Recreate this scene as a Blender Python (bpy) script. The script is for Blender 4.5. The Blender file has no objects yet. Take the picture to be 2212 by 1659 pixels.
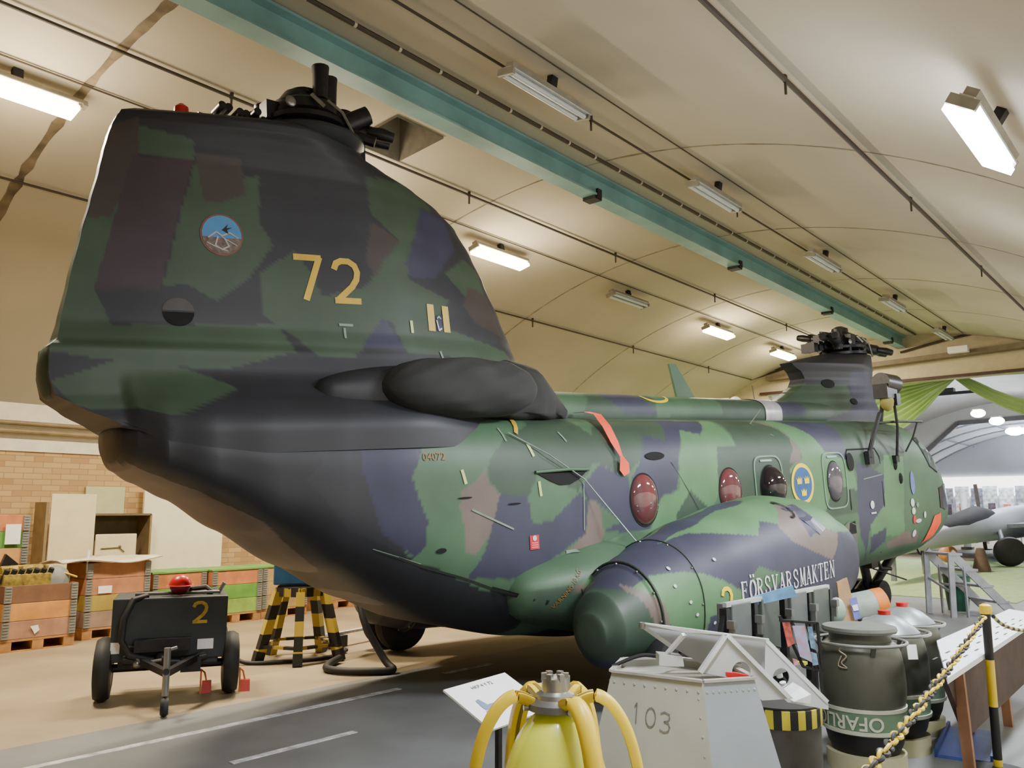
import bpy, bmesh, math, random
import numpy as np
from mathutils import Vector, Matrix, Euler
from mathutils.bvhtree import BVHTree
random.seed(7)
PI=math.pi; sin=math.sin; cos=math.cos; R=math.radians
SC=bpy.context.scene; COL=SC.collection
# ---------------------------------------------------------------- materials
def lin(c):
    c=c/255.; return c/12.92 if c<=.04045 else ((c+.055)/1.055)**2.4
def rgb(r,g,b): return (lin(r),lin(g),lin(b),1)
MATS={}
def mat(name,col,rough=.6,metal=0.,var=.12,scale=6.,bump=.0,emit=0.,ecol=None,alpha=None,trans=0.,coat=0.,dark=None):
    if name in MATS: return MATS[name]
    m=bpy.data.materials.new(name); m.use_nodes=True; nt=m.node_tree; N=nt.nodes; L=nt.links
    b=N['Principled BSDF']; b.inputs['Roughness'].default_value=rough; b.inputs['Metallic'].default_value=metal
    tc=N.new('ShaderNodeTexCoord'); no=N.new('ShaderNodeTexNoise'); no.inputs['Scale'].default_value=scale; no.inputs['Detail'].default_value=5
    L.new(tc.outputs['Object'],no.inputs['Vector'])
    mx=N.new('ShaderNodeMix'); mx.data_type='RGBA'
    d=dark or tuple(x*(1-var*2) for x in col[:3])+(1,)
    mx.inputs[6].default_value=d; mx.inputs[7].default_value=tuple(min(1,x*(1+var)) for x in col[:3])+(1,)
    rp=N.new('ShaderNodeMapRange'); rp.inputs[1].default_value=.3; rp.inputs[2].default_value=.7
    L.new(no.outputs['Fac'],rp.inputs[0]); L.new(rp.outputs[0],mx.inputs[0]); L.new(mx.outputs[2],b.inputs['Base Color'])
    if bump:
        bp=N.new('ShaderNodeBump'); bp.inputs['Strength'].default_value=bump; bp.inputs['Distance'].default_value=.02
        L.new(no.outputs['Fac'],bp.inputs['Height']); L.new(bp.outputs[0],b.inputs['Normal'])
    if emit: b.inputs['Emission Color'].default_value=ecol or col; b.inputs['Emission Strength'].default_value=emit
    if trans: b.inputs['Transmission Weight'].default_value=trans
    if coat: b.inputs['Coat Weight'].default_value=coat
    MATS[name]=m; return m
def stripes(name,c1,c2,axis='Z',freq=5.,duty=.5,rough=.5,coord='Object'):
    m=bpy.data.materials.new(name); m.use_nodes=True; nt=m.node_tree; N=nt.nodes; L=nt.links
    b=N['Principled BSDF']; b.inputs['Roughness'].default_value=rough
    tc=N.new('ShaderNodeTexCoord'); sp=N.new('ShaderNodeSeparateXYZ'); L.new(tc.outputs[coord],sp.inputs[0])
    if axis=='A':
        a=N.new('ShaderNodeMath'); a.operation='ARCTAN2'; L.new(sp.outputs['Y'],a.inputs[0]); L.new(sp.outputs['X'],a.inputs[1]); src=a.outputs[0]
    else: src=sp.outputs[axis]
    mu=N.new('ShaderNodeMath'); mu.operation='MULTIPLY'; mu.inputs[1].default_value=freq; L.new(src,mu.inputs[0])
    fr=N.new('ShaderNodeMath'); fr.operation='FRACT'; L.new(mu.outputs[0],fr.inputs[0])
    gt=N.new('ShaderNodeMath'); gt.operation='GREATER_THAN'; gt.inputs[1].default_value=duty; L.new(fr.outputs[0],gt.inputs[0])
    mx=N.new('ShaderNodeMix'); mx.data_type='RGBA'; mx.inputs[6].default_value=c1; mx.inputs[7].default_value=c2
    L.new(gt.outputs[0],mx.inputs[0]); L.new(mx.outputs[2],b.inputs['Base Color']); return m
# ---------------------------------------------------------------- mesh builder
class MB:
    def __init__(s): s.v=[]; s.f=[]; s.smooth=[]
    def add(s,vs,fs,sm=False):
        o=len(s.v); s.v+=[Vector(v) for v in vs]; s.f+=[tuple(i+o for i in f) for f in fs]; s.smooth+=[sm]*len(fs); return s
    def box(s,c,d,rot=None,taper=1.):
        x,y,z=[k/2 for k in d]; P=[]
        for (a,b,e) in ((-1,-1,-1),(1,-1,-1),(1,1,-1),(-1,1,-1),(-1,-1,1),(1,-1,1),(1,1,1),(-1,1,1)):
            t=taper if e>0 else 1.
            p=Vector((a*x*t,b*y*t,e*z))
            if rot: p=rot@p
            P.append(p+Vector(c))
        return s.add(P,[(0,3,2,1),(4,5,6,7),(0,1,5,4),(1,2,6,5),(2,3,7,6),(3,0,4,7)])
    def bar(s,a,b,w,h=None,up=(0,0,1)):
        a=Vector(a);b=Vector(b);d=b-a;h=h or w;z=d.normalized();x=z.cross(Vector(up))
        if x.length<1e-4: x=z.cross(Vector((1,0,0)))
        x.normalize();y=z.cross(x);P=[]
        for q in (a,b):
            for (i,j) in ((-1,-1),(1,-1),(1,1),(-1,1)): P.append(q+x*w/2*i+y*h/2*j)
        return s.add(P,[(0,1,2,3),(4,7,6,5),(0,4,5,1),(1,5,6,2),(2,6,7,3),(3,7,4,0)])
    def tube(s,pts,r,n=12,closed=False,sx=1.):
        pts=[Vector(p) for p in pts]; rs=r if isinstance(r,(list,tuple)) else [r]*len(pts); m=len(pts)
        P=[]; nx=None
        for i,p in enumerate(pts):
            if closed: t=(pts[(i+1)%m]-pts[i-1]).normalized()
            else: t=(pts[min(i+1,m-1)]-pts[max(i-1,0)]).normalized()
            if nx is None:
                nx=t.cross(Vector((0,0,1)))
                if nx.length<1e-3: nx=t.cross(Vector((1,0,0)))
            nx=(nx-t*nx.dot(t)).normalized(); ny=t.cross(nx)
            for k in range(n):
                a=2*PI*k/n; P.append(p+nx*cos(a)*rs[i]*sx+ny*sin(a)*rs[i])
        F=[]
        for i in range(m if closed else m-1):
            for k in range(n):
                j=(i+1)%m; F.append((i*n+k,j*n+k,j*n+(k+1)%n,i*n+(k+1)%n))
        if not closed: F+= [tuple(range(n)),tuple(reversed(range((m-1)*n,m*n)))]
        return s.add(P,F,True)
    def lathe(s,prof,c=(0,0,0),n=32,rot=None,cap=True):
        P=[];F=[]
        for (r,z) in prof:
            for k in range(n):
                a=2*PI*k/n; p=Vector((r*cos(a),r*sin(a),z))
                if rot: p=rot@p
                P.append(p+Vector(c))
        m=len(prof)
        for i in range(m-1):
            for k in range(n): F.append((i*n+k,i*n+(k+1)%n,(i+1)*n+(k+1)%n,(i+1)*n+k))
        if cap: F+=[tuple(reversed(range(n))),tuple(range((m-1)*n,m*n))]
        return s.add(P,F,True)
    def prism(s,poly,ext,M=None):
        """poly: 3D points (planar), ext: vector"""
        e=Vector(ext); n=len(poly); P=[Vector(p) for p in poly]+[Vector(p)+e for p in poly]
        F=[tuple(range(n)),tuple(reversed(range(n,2*n)))]+[(i,i+n,(i+1)%n+n,(i+1)%n) for i in range(n)]
        return s.add(P,F)
    def loft(s,rings,cap=True,closed=True,sm=True):
        n=len(rings[0]);P=[p for r in rings for p in r];F=[]
        for i in range(len(rings)-1):
            for k in range(n if closed else n-1): F.append((i*n+k,i*n+(k+1)%n,(i+1)*n+(k+1)%n,(i+1)*n+k))
        if cap: F+=[tuple(reversed(range(n))),tuple(range((len(rings)-1)*n,len(rings)*n))]
        return s.add(P,F,sm)
    def sphere(s,c,r,n=16,sc=(1,1,1),z0=-1.,rot=None):
        pr=[]; m=n//2
        a0=math.asin(max(-1,z0))
        P=[];F=[]
        for i in range(m+1):
            a=a0+(PI/2-a0)*i/m
            for k in range(n):
                b=2*PI*k/n; q=Vector((r*sc[0]*cos(a)*cos(b),r*sc[1]*cos(a)*sin(b),r*sc[2]*sin(a)))
                if rot: q=rot@q
                P.append(q+Vector(c))
        for i in range(m):
            for k in range(n): F.append((i*n+k,i*n+(k+1)%n,(i+1)*n+(k+1)%n,(i+1)*n+k))
        if z0>-1: F.append(tuple(reversed(range(n))))
        return s.add(P,F,True)
def fixn(me):
    bm=bmesh.new(); bm.from_mesh(me); bmesh.ops.remove_doubles(bm,verts=bm.verts,dist=1e-5); bmesh.ops.recalc_face_normals(bm,faces=bm.faces); bm.to_mesh(me); bm.free()
def obj(name,mb,m,parent=None,bevel=0.,loc=None,sharp=40):
    me=bpy.data.meshes.new(name); me.from_pydata([tuple(v) for v in mb.v],[],mb.f)
    me.polygons.foreach_set('use_smooth',mb.smooth); me.validate(); fixn(me)
    for mm in (m if isinstance(m,(list,tuple)) else [m]): me.materials.append(mm)
    if any(mb.smooth):
        try: me.set_sharp_from_angle(angle=R(sharp))
        except Exception: pass
    o=bpy.data.objects.new(name,me); COL.objects.link(o)
    if parent: o.parent=parent
    if loc: o.location=loc
    if bevel:
        b=o.modifiers.new('bevel','BEVEL'); b.width=bevel; b.segments=2; b.limit_method='ANGLE'; b.angle_limit=R(35)
    return o
def tag(o,label,cat,group=None,kind=None):
    o['label']=label; o['category']=cat
    if group: o['group']=group
    if kind: o['kind']=kind
    return o
def thing(name,label,cat,loc=(0,0,0),rz=0.,group=None):
    o=bpy.data.objects.new(name,None); COL.objects.link(o); o.location=loc; o.rotation_euler=(0,0,rz); o.empty_display_size=.1
    return tag(o,label,cat,group)
def struct(name,mb,m,**k):
    o=obj(name,mb,m,**k); o['kind']='structure'; return o
def dup(root,loc,rz=None,label=None,skip=()):
    r=root.copy(); COL.objects.link(r); r.location=loc
    if rz is not None: r.rotation_euler=(0,0,rz)
    if label: r['label']=label
    for ch in list(root.children):
        if ch.name.split('.')[0] in skip: continue
        c=ch.copy(); COL.objects.link(c); c.parent=r
        for g in list(ch.children):
            d=g.copy(); COL.objects.link(d); d.parent=c
    return r
def text_mb(txt,size,ext=.0,shear=0.,stroke=0.):
    cu=bpy.data.curves.new('t','FONT'); cu.body=txt; cu.size=size; cu.extrude=ext; cu.shear=shear; cu.offset=stroke; cu.align_x='CENTER'; cu.align_y='CENTER'
    cu.resolution_u=4
    to=bpy.data.objects.new('t',cu); COL.objects.link(to)
    me=bpy.data.meshes.new_from_object(to); COL.objects.unlink(to); bpy.data.objects.remove(to); bpy.data.curves.remove(cu)
    mb=MB(); mb.add([v.co.copy() for v in me.vertices],[tuple(p.vertices) for p in me.polygons]); bpy.data.meshes.remove(me); return mb
# ---------------------------------------------------------------- camera
CH=1.6; PIT=math.atan(270.5/1800.); AZ=math.atan(1554*cos(PIT)/1800.)
FH=Vector((cos(AZ),sin(AZ),0)); RT=Vector((sin(AZ),-cos(AZ),0)); UP=Vector((0,0,1))
FW=FH*cos(PIT)+UP*sin(PIT); CU=UP*cos(PIT)-FH*sin(PIT)
cam=bpy.data.cameras.new('camera'); co=bpy.data.objects.new('camera',cam); COL.objects.link(co)
co.matrix_world=Matrix(((RT.x,CU.x,-FW.x,0),(RT.y,CU.y,-FW.y,0),(RT.z,CU.z,-FW.z,CH),(0,0,0,1)))
cam.sensor_width=36; cam.lens=36*1800/2212.; cam.clip_end=300; SC.camera=co
# ---------------------------------------------------------------- palette
YEL=rgb(205,170,50); BLK=rgb(22,22,24)
m_roof=mat('plaster_roof',rgb(184,175,155),.9,var=.07,scale=.45,bump=.05)
m_roof2=mat('plaster_roof_far',rgb(200,198,196),.9,var=.06,scale=.4)
m_roof3=mat('sheet_roof_far',rgb(205,212,222),.8,var=.06,scale=.4)
m_white=mat('white_paint',rgb(250,243,222),.8,var=.05)
m_seam=mat('seam_stain',rgb(150,138,115),.9,var=.25,scale=5)
m_cable=mat('cable_rubber',rgb(62,52,40),.6)
m_black=mat('black_rubber',rgb(26,26,28),.65,var=.2)
m_blackmet=mat('black_metal',rgb(34,33,38),.38,metal=.25,var=.25,scale=20)
m_steel=mat('bare_steel',rgb(150,150,148),.35,metal=.85)
m_galv=mat('galvanised_steel',rgb(150,152,150),.5,metal=.5)
m_teal=mat('teal_beam_paint',rgb(124,166,166),.5,var=.12,scale=2)
m_wood=mat('pine_wood',rgb(196,150,92),.7,var=.2,scale=9)
m_red=mat('red_paint',rgb(190,28,30),.3)
m_yel=mat('yellow_paint',rgb(222,190,40),.4,var=.08)
m_paper=mat('white_paper',rgb(240,240,240),.6,var=.02)
m_glass=mat('dark_bubble_glass',rgb(30,24,30),.06,coat=.6)
m_oranget=mat('orange_ribbon',rgb(240,85,50),.6,var=.05)
# ================================================================ HALL
YC,RR,ZC=6.45,9.61,-3.51
def rz_(y): return ZC+math.sqrt(RR*RR-(y-YC)**2)
YW=13.4; YR=-.6
X0,X1=-5.,23.
# floor
mfl=bpy.data.materials.new('concrete_floor'); mfl.use_nodes=True
def floor_nodes(m):
    nt=m.node_tree;N=nt.nodes;L=nt.links;b=N['Principled BSDF'];b.inputs['Roughness'].default_value=.55
    tc=N.new('ShaderNodeTexCoord'); n1=N.new('ShaderNodeTexNoise'); n1.inputs['Scale'].default_value=1.3; n1.inputs['Detail'].default_value=8
    L.new(tc.outputs['Object'],n1.inputs['Vector']); sp=N.new('ShaderNodeSeparateXYZ'); L.new(tc.outputs['Object'],sp.inputs[0])
    g=N.new('ShaderNodeMath'); g.operation='LESS_THAN'; g.inputs[1].default_value=6.45; L.new(sp.outputs['Y'],g.inputs[0])
    mx=N.new('ShaderNodeMix'); mx.data_type='RGBA'; mx.inputs[6].default_value=rgb(150,134,108); mx.inputs[7].default_value=rgb(112,114,114); L.new(g.outputs[0],mx.inputs[0])
    m2=N.new('ShaderNodeMix'); m2.data_type='RGBA'; m2.blend_type='MULTIPLY'; m2.inputs[0].default_value=.75
    cr=N.new('ShaderNodeValToRGB'); cr.color_ramp.elements[0].position=.3; cr.color_ramp.elements[0].color=(.62,.6,.58,1); cr.color_ramp.elements[1].position=.65; cr.color_ramp.elements[1].color=(1,1,1,1)
    L.new(n1.outputs['Fac'],cr.inputs[0]); L.new(mx.outputs[2],m2.inputs[6]); L.new(cr.outputs[0],m2.inputs[7]); L.new(m2.outputs[2],b.inputs['Base Color'])
floor_nodes(mfl)
struct('floor',MB().box((37.5,6,-.1),(90,22,.2)),mfl)
m_line=mat('worn_line_paint',rgb(190,190,190),.7,var=.25,scale=12)
struct('trim_1',MB().box((1.8,5.86,.002),(7.0,.07,.004)),m_line)
struct('trim_2',MB().box((3.6,5.0,.002),(1.0,.06,.004)),m_line)
struct('trim_3',MB().box((6.4,6.05,.002),(.7,.07,.004)),m_line)
# vault with hatch recess
HX=(6.0,6.75); HY=(6.86,7.66)
ys=[YW-(YW-YR)*i/48 for i in range(49)]+list(HY); ys=sorted(set(round(y,4) for y in ys)); xs=[X0,HX[0],HX[1],X1]
vb=MB(); P=[];F=[]
for x in xs:
    for y in ys: P.append((x,y,rz_(y)))
ny=len(ys)
for i in range(3):
    for j in range(ny-1):
        if i==1 and ys[j]>=HY[0]-1e-3 and ys[j+1]<=HY[1]+1e-3: continue
        F.append((i*ny+j,i*ny+j+1,(i+1)*ny+j+1,(i+1)*ny+j))
vb.add(P,F,True); struct('ceiling',vb,m_roof)
hb=MB(); zt=6.75
c4=[(HX[0],HY[0]),(HX[1],HY[0]),(HX[1],HY[1]),(HX[0],HY[1])]
hb.add([(x,y,rz_(y)-.03) for x,y in c4]+[(x,y,zt) for x,y in c4],[(0,1,5,4),(1,2,6,5),(2,3,7,6),(3,0,4,7),(4,5,6,7)])
struct('trim_4',hb,mat('hatch_lining',rgb(140,132,118),.9))
# brick wall
mbr=bpy.data.materials.new('yellow_brick'); mbr.use_nodes=True
def bricks(m):
    nt=m.node_tree;N=nt.nodes;L=nt.links;b=N['Principled BSDF'];b.inputs['Roughness'].default_value=.85
    tc=N.new('ShaderNodeTexCoord'); mp=N.new('ShaderNodeMapping'); mp.inputs['Rotation'].default_value=(R(90),0,0); L.new(tc.outputs['Object'],mp.inputs[0])
    bt=N.new('ShaderNodeTexBrick'); bt.inputs['Scale'].default_value=1.; bt.inputs['Brick Width'].default_value=.26; bt.inputs['Row Height'].default_value=.085; bt.inputs['Mortar Size'].default_value=.006
    bt.inputs['Color1'].default_value=rgb(205,172,122); bt.inputs['Color2'].default_value=rgb(172,128,86); bt.inputs['Mortar'].default_value=rgb(165,140,95); bt.inputs['Bias'].default_value=-.3
    L.new(mp.outputs[0],bt.inputs['Vector']); L.new(bt.outputs['Color'],b.inputs['Base Color'])
bricks(mbr)
struct('wall_left',MB().box(((X0+X1)/2,YW+.12,1.22),(X1-X0,.24,2.44)),mbr)
struct('trim_5',MB().box(((X0+X1)/2,YW+.1,2.79),(X1-X0,.26,.70)),m_white)
struct('wall_right',MB().box(((X0+X1)/2,YR-.12,1.45),(X1-X0,.24,2.9)),m_white)
struct('wall_back',MB().box((X0-.1,6,3.5),(.2,16,7.4)),m_roof)
# pipes along left wall
for z,r in ((2.84,.035),(2.72,.045)):
    p=obj('wall_pipe',MB().tube([(X0,YW-.12,z),(X1-.3,YW-.12,z)],r,10),mat('pipe_paint',rgb(150,130,95),.4))
    tag(p,('upper' if z>2.8 else 'lower')+' of the two painted pipes running along the white band above the brick wall','pipe','pipes along the left wall')
tag(obj('wall_conduit',MB().tube([(6.35,YW-.06,2.95),(6.3,YW-.06,2.72)],.016,8),m_cable),'short dark conduit dropping from the vault to the wall pipes','conduit')
# arch seams
def seam(x,w,name,m=m_seam):
    rings=[]; b=MB(); P=[];F=[]
    yy=[YW-(YW-YR)*i/90 for i in range(91)]
    for i,y in enumerate(yy):
        ww=w*(.6+.8*random.random()); z=rz_(y)-.004; P+=[(x-ww/2,y,z),(x+ww/2,y,z)]
    for i in range(90): F.append((2*i,2*i+1,2*i+3,2*i+2))
    b.add(P,F,True); return struct(name,b,m)
m_seam0=mat('dark_seam_stain',rgb(120,106,84),.9,var=.3,scale=4)
seam(3.25,.10,'trim_6',m_seam0)
for i,x in enumerate((8.6,12.4,16.2,19.5)): seam(x,.03,'trim_%d'%(7+i))
# crane beam at the crown
BZ=6.02
bb=MB(); bb.box((9.2,6.17,5.78),(27.6,.23,.025)).box((9.2,6.17,5.93),(27.6,.02,.28)).box((9.2,6.17,6.06),(27.6,.23,.03))
beam=thing('crane_beam','long teal painted steel crane beam under the crown of the vault','beam',(0,0,0))
obj('beam_section',bb,m_teal,beam)
for x in (8.9,13.2,17.6,21.8): obj('trolley_stop',MB().box((x,6.17,5.745),(.16,.2,.05)).box((x,6.06,5.80),(.1,.03,.12)),m_black,beam)
# cables / rails under roof
def cable(y,r,label,x0=X0,x1=22.6,cat='cable',name='ceiling_cable',m=m_cable,clips=3.7,off=.05,zz=None):
    z=(zz or rz_(y))-off; t=thing(name,label,cat,(0,y,z))
    obj('line',MB().tube([(x0,0,0),(x1,0,0)],r,8),m,t)
    if clips:
        x=2.1+y*.3
        while x<x1:
            obj('clip',MB().box((x,0,.02),(.03,.03,.08)).box((x,0,-.07),(.018,.018,.12)),m,t); x+=clips
    return t
g='cables strung along the vault'
for a in [(10.18,.016,'lowest thin dark cable along the left side of the vault, behind the tail rotor pylon'),
          (7.72,.018,'dark cable just left of the teal crane beam on the vault'),
          (5.08,.014,'dark cable running under the row of unlit fluorescent fittings'),
          (2.54,.022,'thick dark cable alone on the broad right side of the vault')]:
    c=cable(*a); c['group']=g
c=cable(8.45,.01,'thin wire carrying the lit fluorescent fittings left of the crane beam',clips=0,off=.03); c['group']=g
c=cable(4.63,.008,'thin wire above the unlit fluorescent fittings right of the crane beam',clips=0,off=.02); c['group']=g
t=cable(5.72,.024,'thick black cable with pale ties just right of the teal crane beam',clips=0); t['group']=g
x=-.5; mt_=mat('pale_tie',rgb(190,180,160),.6); tie=None
while x<22:
    if tie is None: tie=obj('cable_tie',MB().tube([(0,0,0),(.03,0,0)],.027,8),mt_,t,loc=(x,0,0))
    else:
        c=tie.copy(); COL.objects.link(c); c.parent=t; c.location=(x,0,0)
    x+=.55
# fluorescent fittings
m_tube=mat('fluorescent_tube_off',rgb(205,212,215),.3,var=.02)
m_hous=mat('fitting_housing',rgb(150,145,132),.5)
m_hw=mat('reflector_white',rgb(205,205,200),.45)
m_litw=mat('lit_diffuser_warm',(1,1,1,1),.5,emit=22,ecol=(1,.80,.52,1))
m_litc=mat('lit_diffuser_cool',(1,1,1,1),.5,emit=22,ecol=(.86,.9,1,1))
def fitting(lit,label,loc,group,roll,m=None):
    t=thing('fluorescent_light',label,'ceiling light',loc,0,group)
    rt=Matrix.Rotation(roll,3,'X')
    def bx(b,c,d): return b.box(rt@Vector(c),d,rt)
    obj('housing',bx(MB(),(0,0,-.03),(1.30,.09,.06)),m_hous,t)
    obj('bracket',bx(MB(),(0,.0,.05),(.09,.07,.12)),m_black,t)
    obj('reflector',bx(bx(bx(MB(),(-.05,0,-.07),(1.26,.10,.02)),(-.05,.07,-.09),(1.26,.06,.012)),(-.05,-.07,-.09),(1.26,.06,.012)),m_hw,t)
    for s in (-1,1):
        obj('lamp_tube',MB().tube([rt@Vector((-.66,s*.055,-.125)),rt@Vector((.52,s*.055,-.125))],.026 if not lit else .035,10),m if lit else m_tube,t)
    for s in (-.68,.55): obj('socket',bx(MB(),(s,0,-.11),(.035,.2,.07)),m_hous,t)
    if lit: obj('diffuser',bx(MB(),(-.06,0,-.16),(1.2,.22,.05)),m,t)
    return t
def arealight(name,loc,energy,col,sx=1.2,sy=.25,rot=(0,0,0),spread=None):
    l=bpy.data.lights.new(name,'AREA'); l.shape='RECTANGLE'; l.size=sx; l.size_y=sy; l.energy=energy; l.color=col
    if spread: l.spread=spread
    o=bpy.data.objects.new(name,l); COL.objects.link(o); o.location=loc; o.rotation_euler=rot; return o
def roll_at(y): return -math.asin((y-YC)/RR)
WARM=(1,.85,.62); COOL=(.9,.94,1)
def LZ(y): return rz_(y)-.12
for x,lab in ((2.64,'lit warm fluorescent fitting cut off by the left edge of the frame'),(6.2,'lit warm fluorescent fitting hidden behind the rear rotor head'),(9.8,'lit warm fluorescent fitting just right of the tail pylon'),(17.4,'lit warm fluorescent fitting over the middle of the fuselage'),(21.05,'farthest lit warm fluorescent fitting beside the front rotor head')):
    if x!=6.2: fitting(True,lab,(x,8.59,LZ(8.59)),'lit fluorescent fittings left of the crane beam',roll_at(8.59),m_litw)
    arealight('warm_lamp',(x,8.52,LZ(8.59)-.22),540 if x<7 else 420,WARM,rot=(roll_at(8.59),0,0)); arealight('warm_spill',(x,8.2,LZ(8.59)-.75),40,WARM,1.2,.6,rot=(PI,0,0))
fitting(False,'unlit fluorescent fitting between the lit ones left of the crane beam',(13.6,8.59,LZ(8.59)),None,roll_at(8.59))
for i,(x,lab) in enumerate(((6.3,'nearest and largest unlit fluorescent fitting right of the crane beam'),(9.95,'second nearest unlit fluorescent fitting right of the crane beam'),(13.9,'third unlit fluorescent fitting right of the crane beam'),(17.8,'fourth unlit fluorescent fitting, above the front rotor head'),(21.7,'farthest and smallest unlit fluorescent fitting near the end wall'))):
    fitting(False,lab,(x,4.85,LZ(4.85)),'unlit fluorescent fittings right of the crane beam',roll_at(4.85))
fitting(True,'bright cool fluorescent fitting at the upper right edge of the frame',(6.4,1.0,LZ(1.0)),'cool lit fittings on the right',roll_at(1.0),m_litc)
for x,en in ((2.5,180),(6.4,300),(10.5,220),(14.6,160),(18.7,150)): arealight('cool_lamp',(x,1.05,LZ(1.0)-.3),en,COOL,rot=(roll_at(1.)*.4,0,0)); arealight('cool_spill',(x,1.9,LZ(1.0)-.5),en*.05,COOL,1.2,.6,rot=(PI,0,0))
# ---------------- end wall
m_end=mat('end_wall_paint',rgb(192,180,150),.85,var=.05)
eb=MB(); yy=[YW-(YW-YR)*i/40 for i in range(41)]
top=[(X1,y,rz_(y)+.02) for y in yy]
top=[t for t in top if t[1]>2.0]; eb.prism([(X1,YW,0),(X1,9.9,0),(X1,9.9,4.87),(X1,2.2,4.87)]+list(reversed(top)),(.3,0,0))
struct('wall_end',eb,m_end)
struct('trim_11',MB().box((X1-.18,5.2,5.42),(.3,9.2,.12),Matrix.Rotation(R(-1.5),3,'X')),mat('header_beam_paint',rgb(118,104,84),.7))
struct('trim_12',MB().box((X1-.05,6.1,4.91),(.08,8,.07)),mat('dark_rail',rgb(70,45,38),.6))
tag(obj('curved_conduit',MB().tube([(X1-.08,11.6,4.6),(X1-.08,11.1,5.0),(X1-.08,10.4,5.35),(X1-.08,9.9,5.6),(X1-.08,9.2,5.58),(X1-.08,7.2,5.55)],.035,8),m_cable),'dark conduit curving over the end wall behind the front pylon','conduit')
tag(obj('curved_conduit',MB().tube([(X1-.3,10.35,5.3),(X1-.08,9.9,5.45),(X1-.08,9.3,5.58)],.025,8),m_cable),'short conduit branching from the left vault cable on the end wall','conduit')
tag(obj('curved_conduit',MB().tube([(X1-.06,6.2+i*-.35,5.66+.30*sin(i/14*PI)) for i in range(15)],.03,8),m_cable),'long conduit bowed across the top of the end wall','conduit')
tag(obj('junction_box',MB().box((X1-.45,4.75,5.5),(.2,.45,.16)),m_paper,bevel=.01),'small white box under the end of the ceiling near the far wall','box')
# curtains
mc=bpy.data.materials.new('green_curtain'); mc.use_nodes=True
def curt(m):
    nt=m.node_tree;N=nt.nodes;L=nt.links;b=N['Principled BSDF'];b.inputs['Base Color'].default_value=rgb(140,165,105);b.inputs['Roughness'].default_value=.7
    tr=N.new('ShaderNodeBsdfTranslucent'); tr.inputs[0].default_value=rgb(215,235,150); mx=N.new('ShaderNodeMixShader'); mx.inputs[0].default_value=.55
    L.new(b.outputs[0],mx.inputs[1]); L.new(tr.outputs[0],mx.inputs[2]); L.new(mx.outputs[0],N['Material Output'].inputs[0])
curt(mc)
def swag(low,high,label,nf=9,xo=0):
    n=40; k=60; P=[];F=[]
    def samp(c,t):
        t*=len(c)-1; i=min(int(t),len(c)-2); f=t-i
        return Vector(c[i]).lerp(Vector(c[i+1]),f)
    for i in range(n+1):
        a=samp(low,i/n); b=samp(high,i/n); d=(a-b).length
        for j in range(k+1):
            p=a.lerp(b,j/k); P.append((24.0+xo+.16*min(1,d)*sin(j/k*nf*2*PI)+.04*sin(j/k*nf*5.3*PI),p.x,p.y))
    for i in range(n):
        for j in range(k): F.append((i*(k+1)+j,i*(k+1)+j+1,(i+1)*(k+1)+j+1,(i+1)*(k+1)+j))
    o=obj('curtain',MB().add(P,F,True),mc,sharp=180); return tag(o,label,'curtain','green curtains in the far opening')
swag([(5.2,4.98),(5.6,4.62),(5.95,4.25),(6.4,3.86),(6.8,3.62),(7.4,3.4),(8.4,3.2)],[(5.25,5.0),(5.8,5.0),(6.4,5.0),(7.,5.0),(7.6,5.0),(8.2,5.0),(9.,5.0)],'green curtain swagged to the left of the far opening, behind the front pylon')
swag([(5.2,4.98),(4.9,4.68),(4.5,4.38),(4.1,4.12),(3.7,3.92),(3.2,3.72),(2.4,3.5)],[(4.9,5.0),(4.6,4.82),(4.3,4.62),(4.0,4.46),(3.7,4.32),(3.2,4.2),(2.4,4.1)],'green curtain swagged to the right of the far opening at the frame edge')
swag([(4.9,5.0),(4.4,4.95),(3.9,4.92),(3.2,4.9),(2.4,4.9)],[(4.9,5.02),(4.4,5.02),(3.9,5.02),(3.2,5.02),(2.4,5.02)],'narrow green pelmet strip along the curtain rail at right',5,-.35)
# ---------------- halls beyond
XB=49.
def vault(xa,xb,m,name,yr=-3.,n=40,r=RR,yc=YC,zc=ZC):
    b=MB();P=[];F=[];yy=[yc+ (r-.4)*-cos(PI*i/n) for i in range(n+1)]
    for x in (xa,xb):
        for y in yy: P.append((x,y,max(0,zc+math.sqrt(max(0,r*r-(y-yc)**2)))))
    for j in range(n): F.append((j,j+1,n+2+j,n+1+j))
    b.add(P,F,True); return struct(name,b,m)
XB=40.
vault(23.4,XB,m_roof2,'ceiling_2')
yy=[13.3-(13.3-1.0)*i/40 for i in range(41)]
pp=[(XB,14.0,0),(XB,13.3,1.2),(XB,12.0,2.35),(XB,10.35,3.84),(XB,8.66,5.28),(XB,6.19,5.35),(XB,3.4,5.42)]
wb=MB().prism(pp[1:]+[(XB,y,rz_(y)) for y in reversed(yy) if y>3.4],(.2,0,0)); struct('wall_end_2',wb,m_roof2)
pb=MB()
for a,b_ in zip(pp,pp[1:]): pb.bar(Vector(a)-Vector((.1,0,0)),Vector(b_)-Vector((.1,0,0)),.16,.18)
struct('trim_13',pb,mat('portal_paint',rgb(96,94,96),.6))
vault(XB+.2,60.5,m_roof3,'ceiling_3',r=13.,yc=8.,zc=-6.6)
struct('wall_far',MB().box((60.4,8,4),(.2,25,8)),m_roof3)
o=obj('light_band',MB().box((60.2,11.0,3.05),(.1,9,1.2)),mat('glowing_wall_band',(1,1,1,1),.5,emit=4,ecol=(1,.97,.9,1))); struct_=o; o.name='wall_glow'; o['kind']='structure'  # bright band of the far wall, its light put in as emission
rb=MB()
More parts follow.
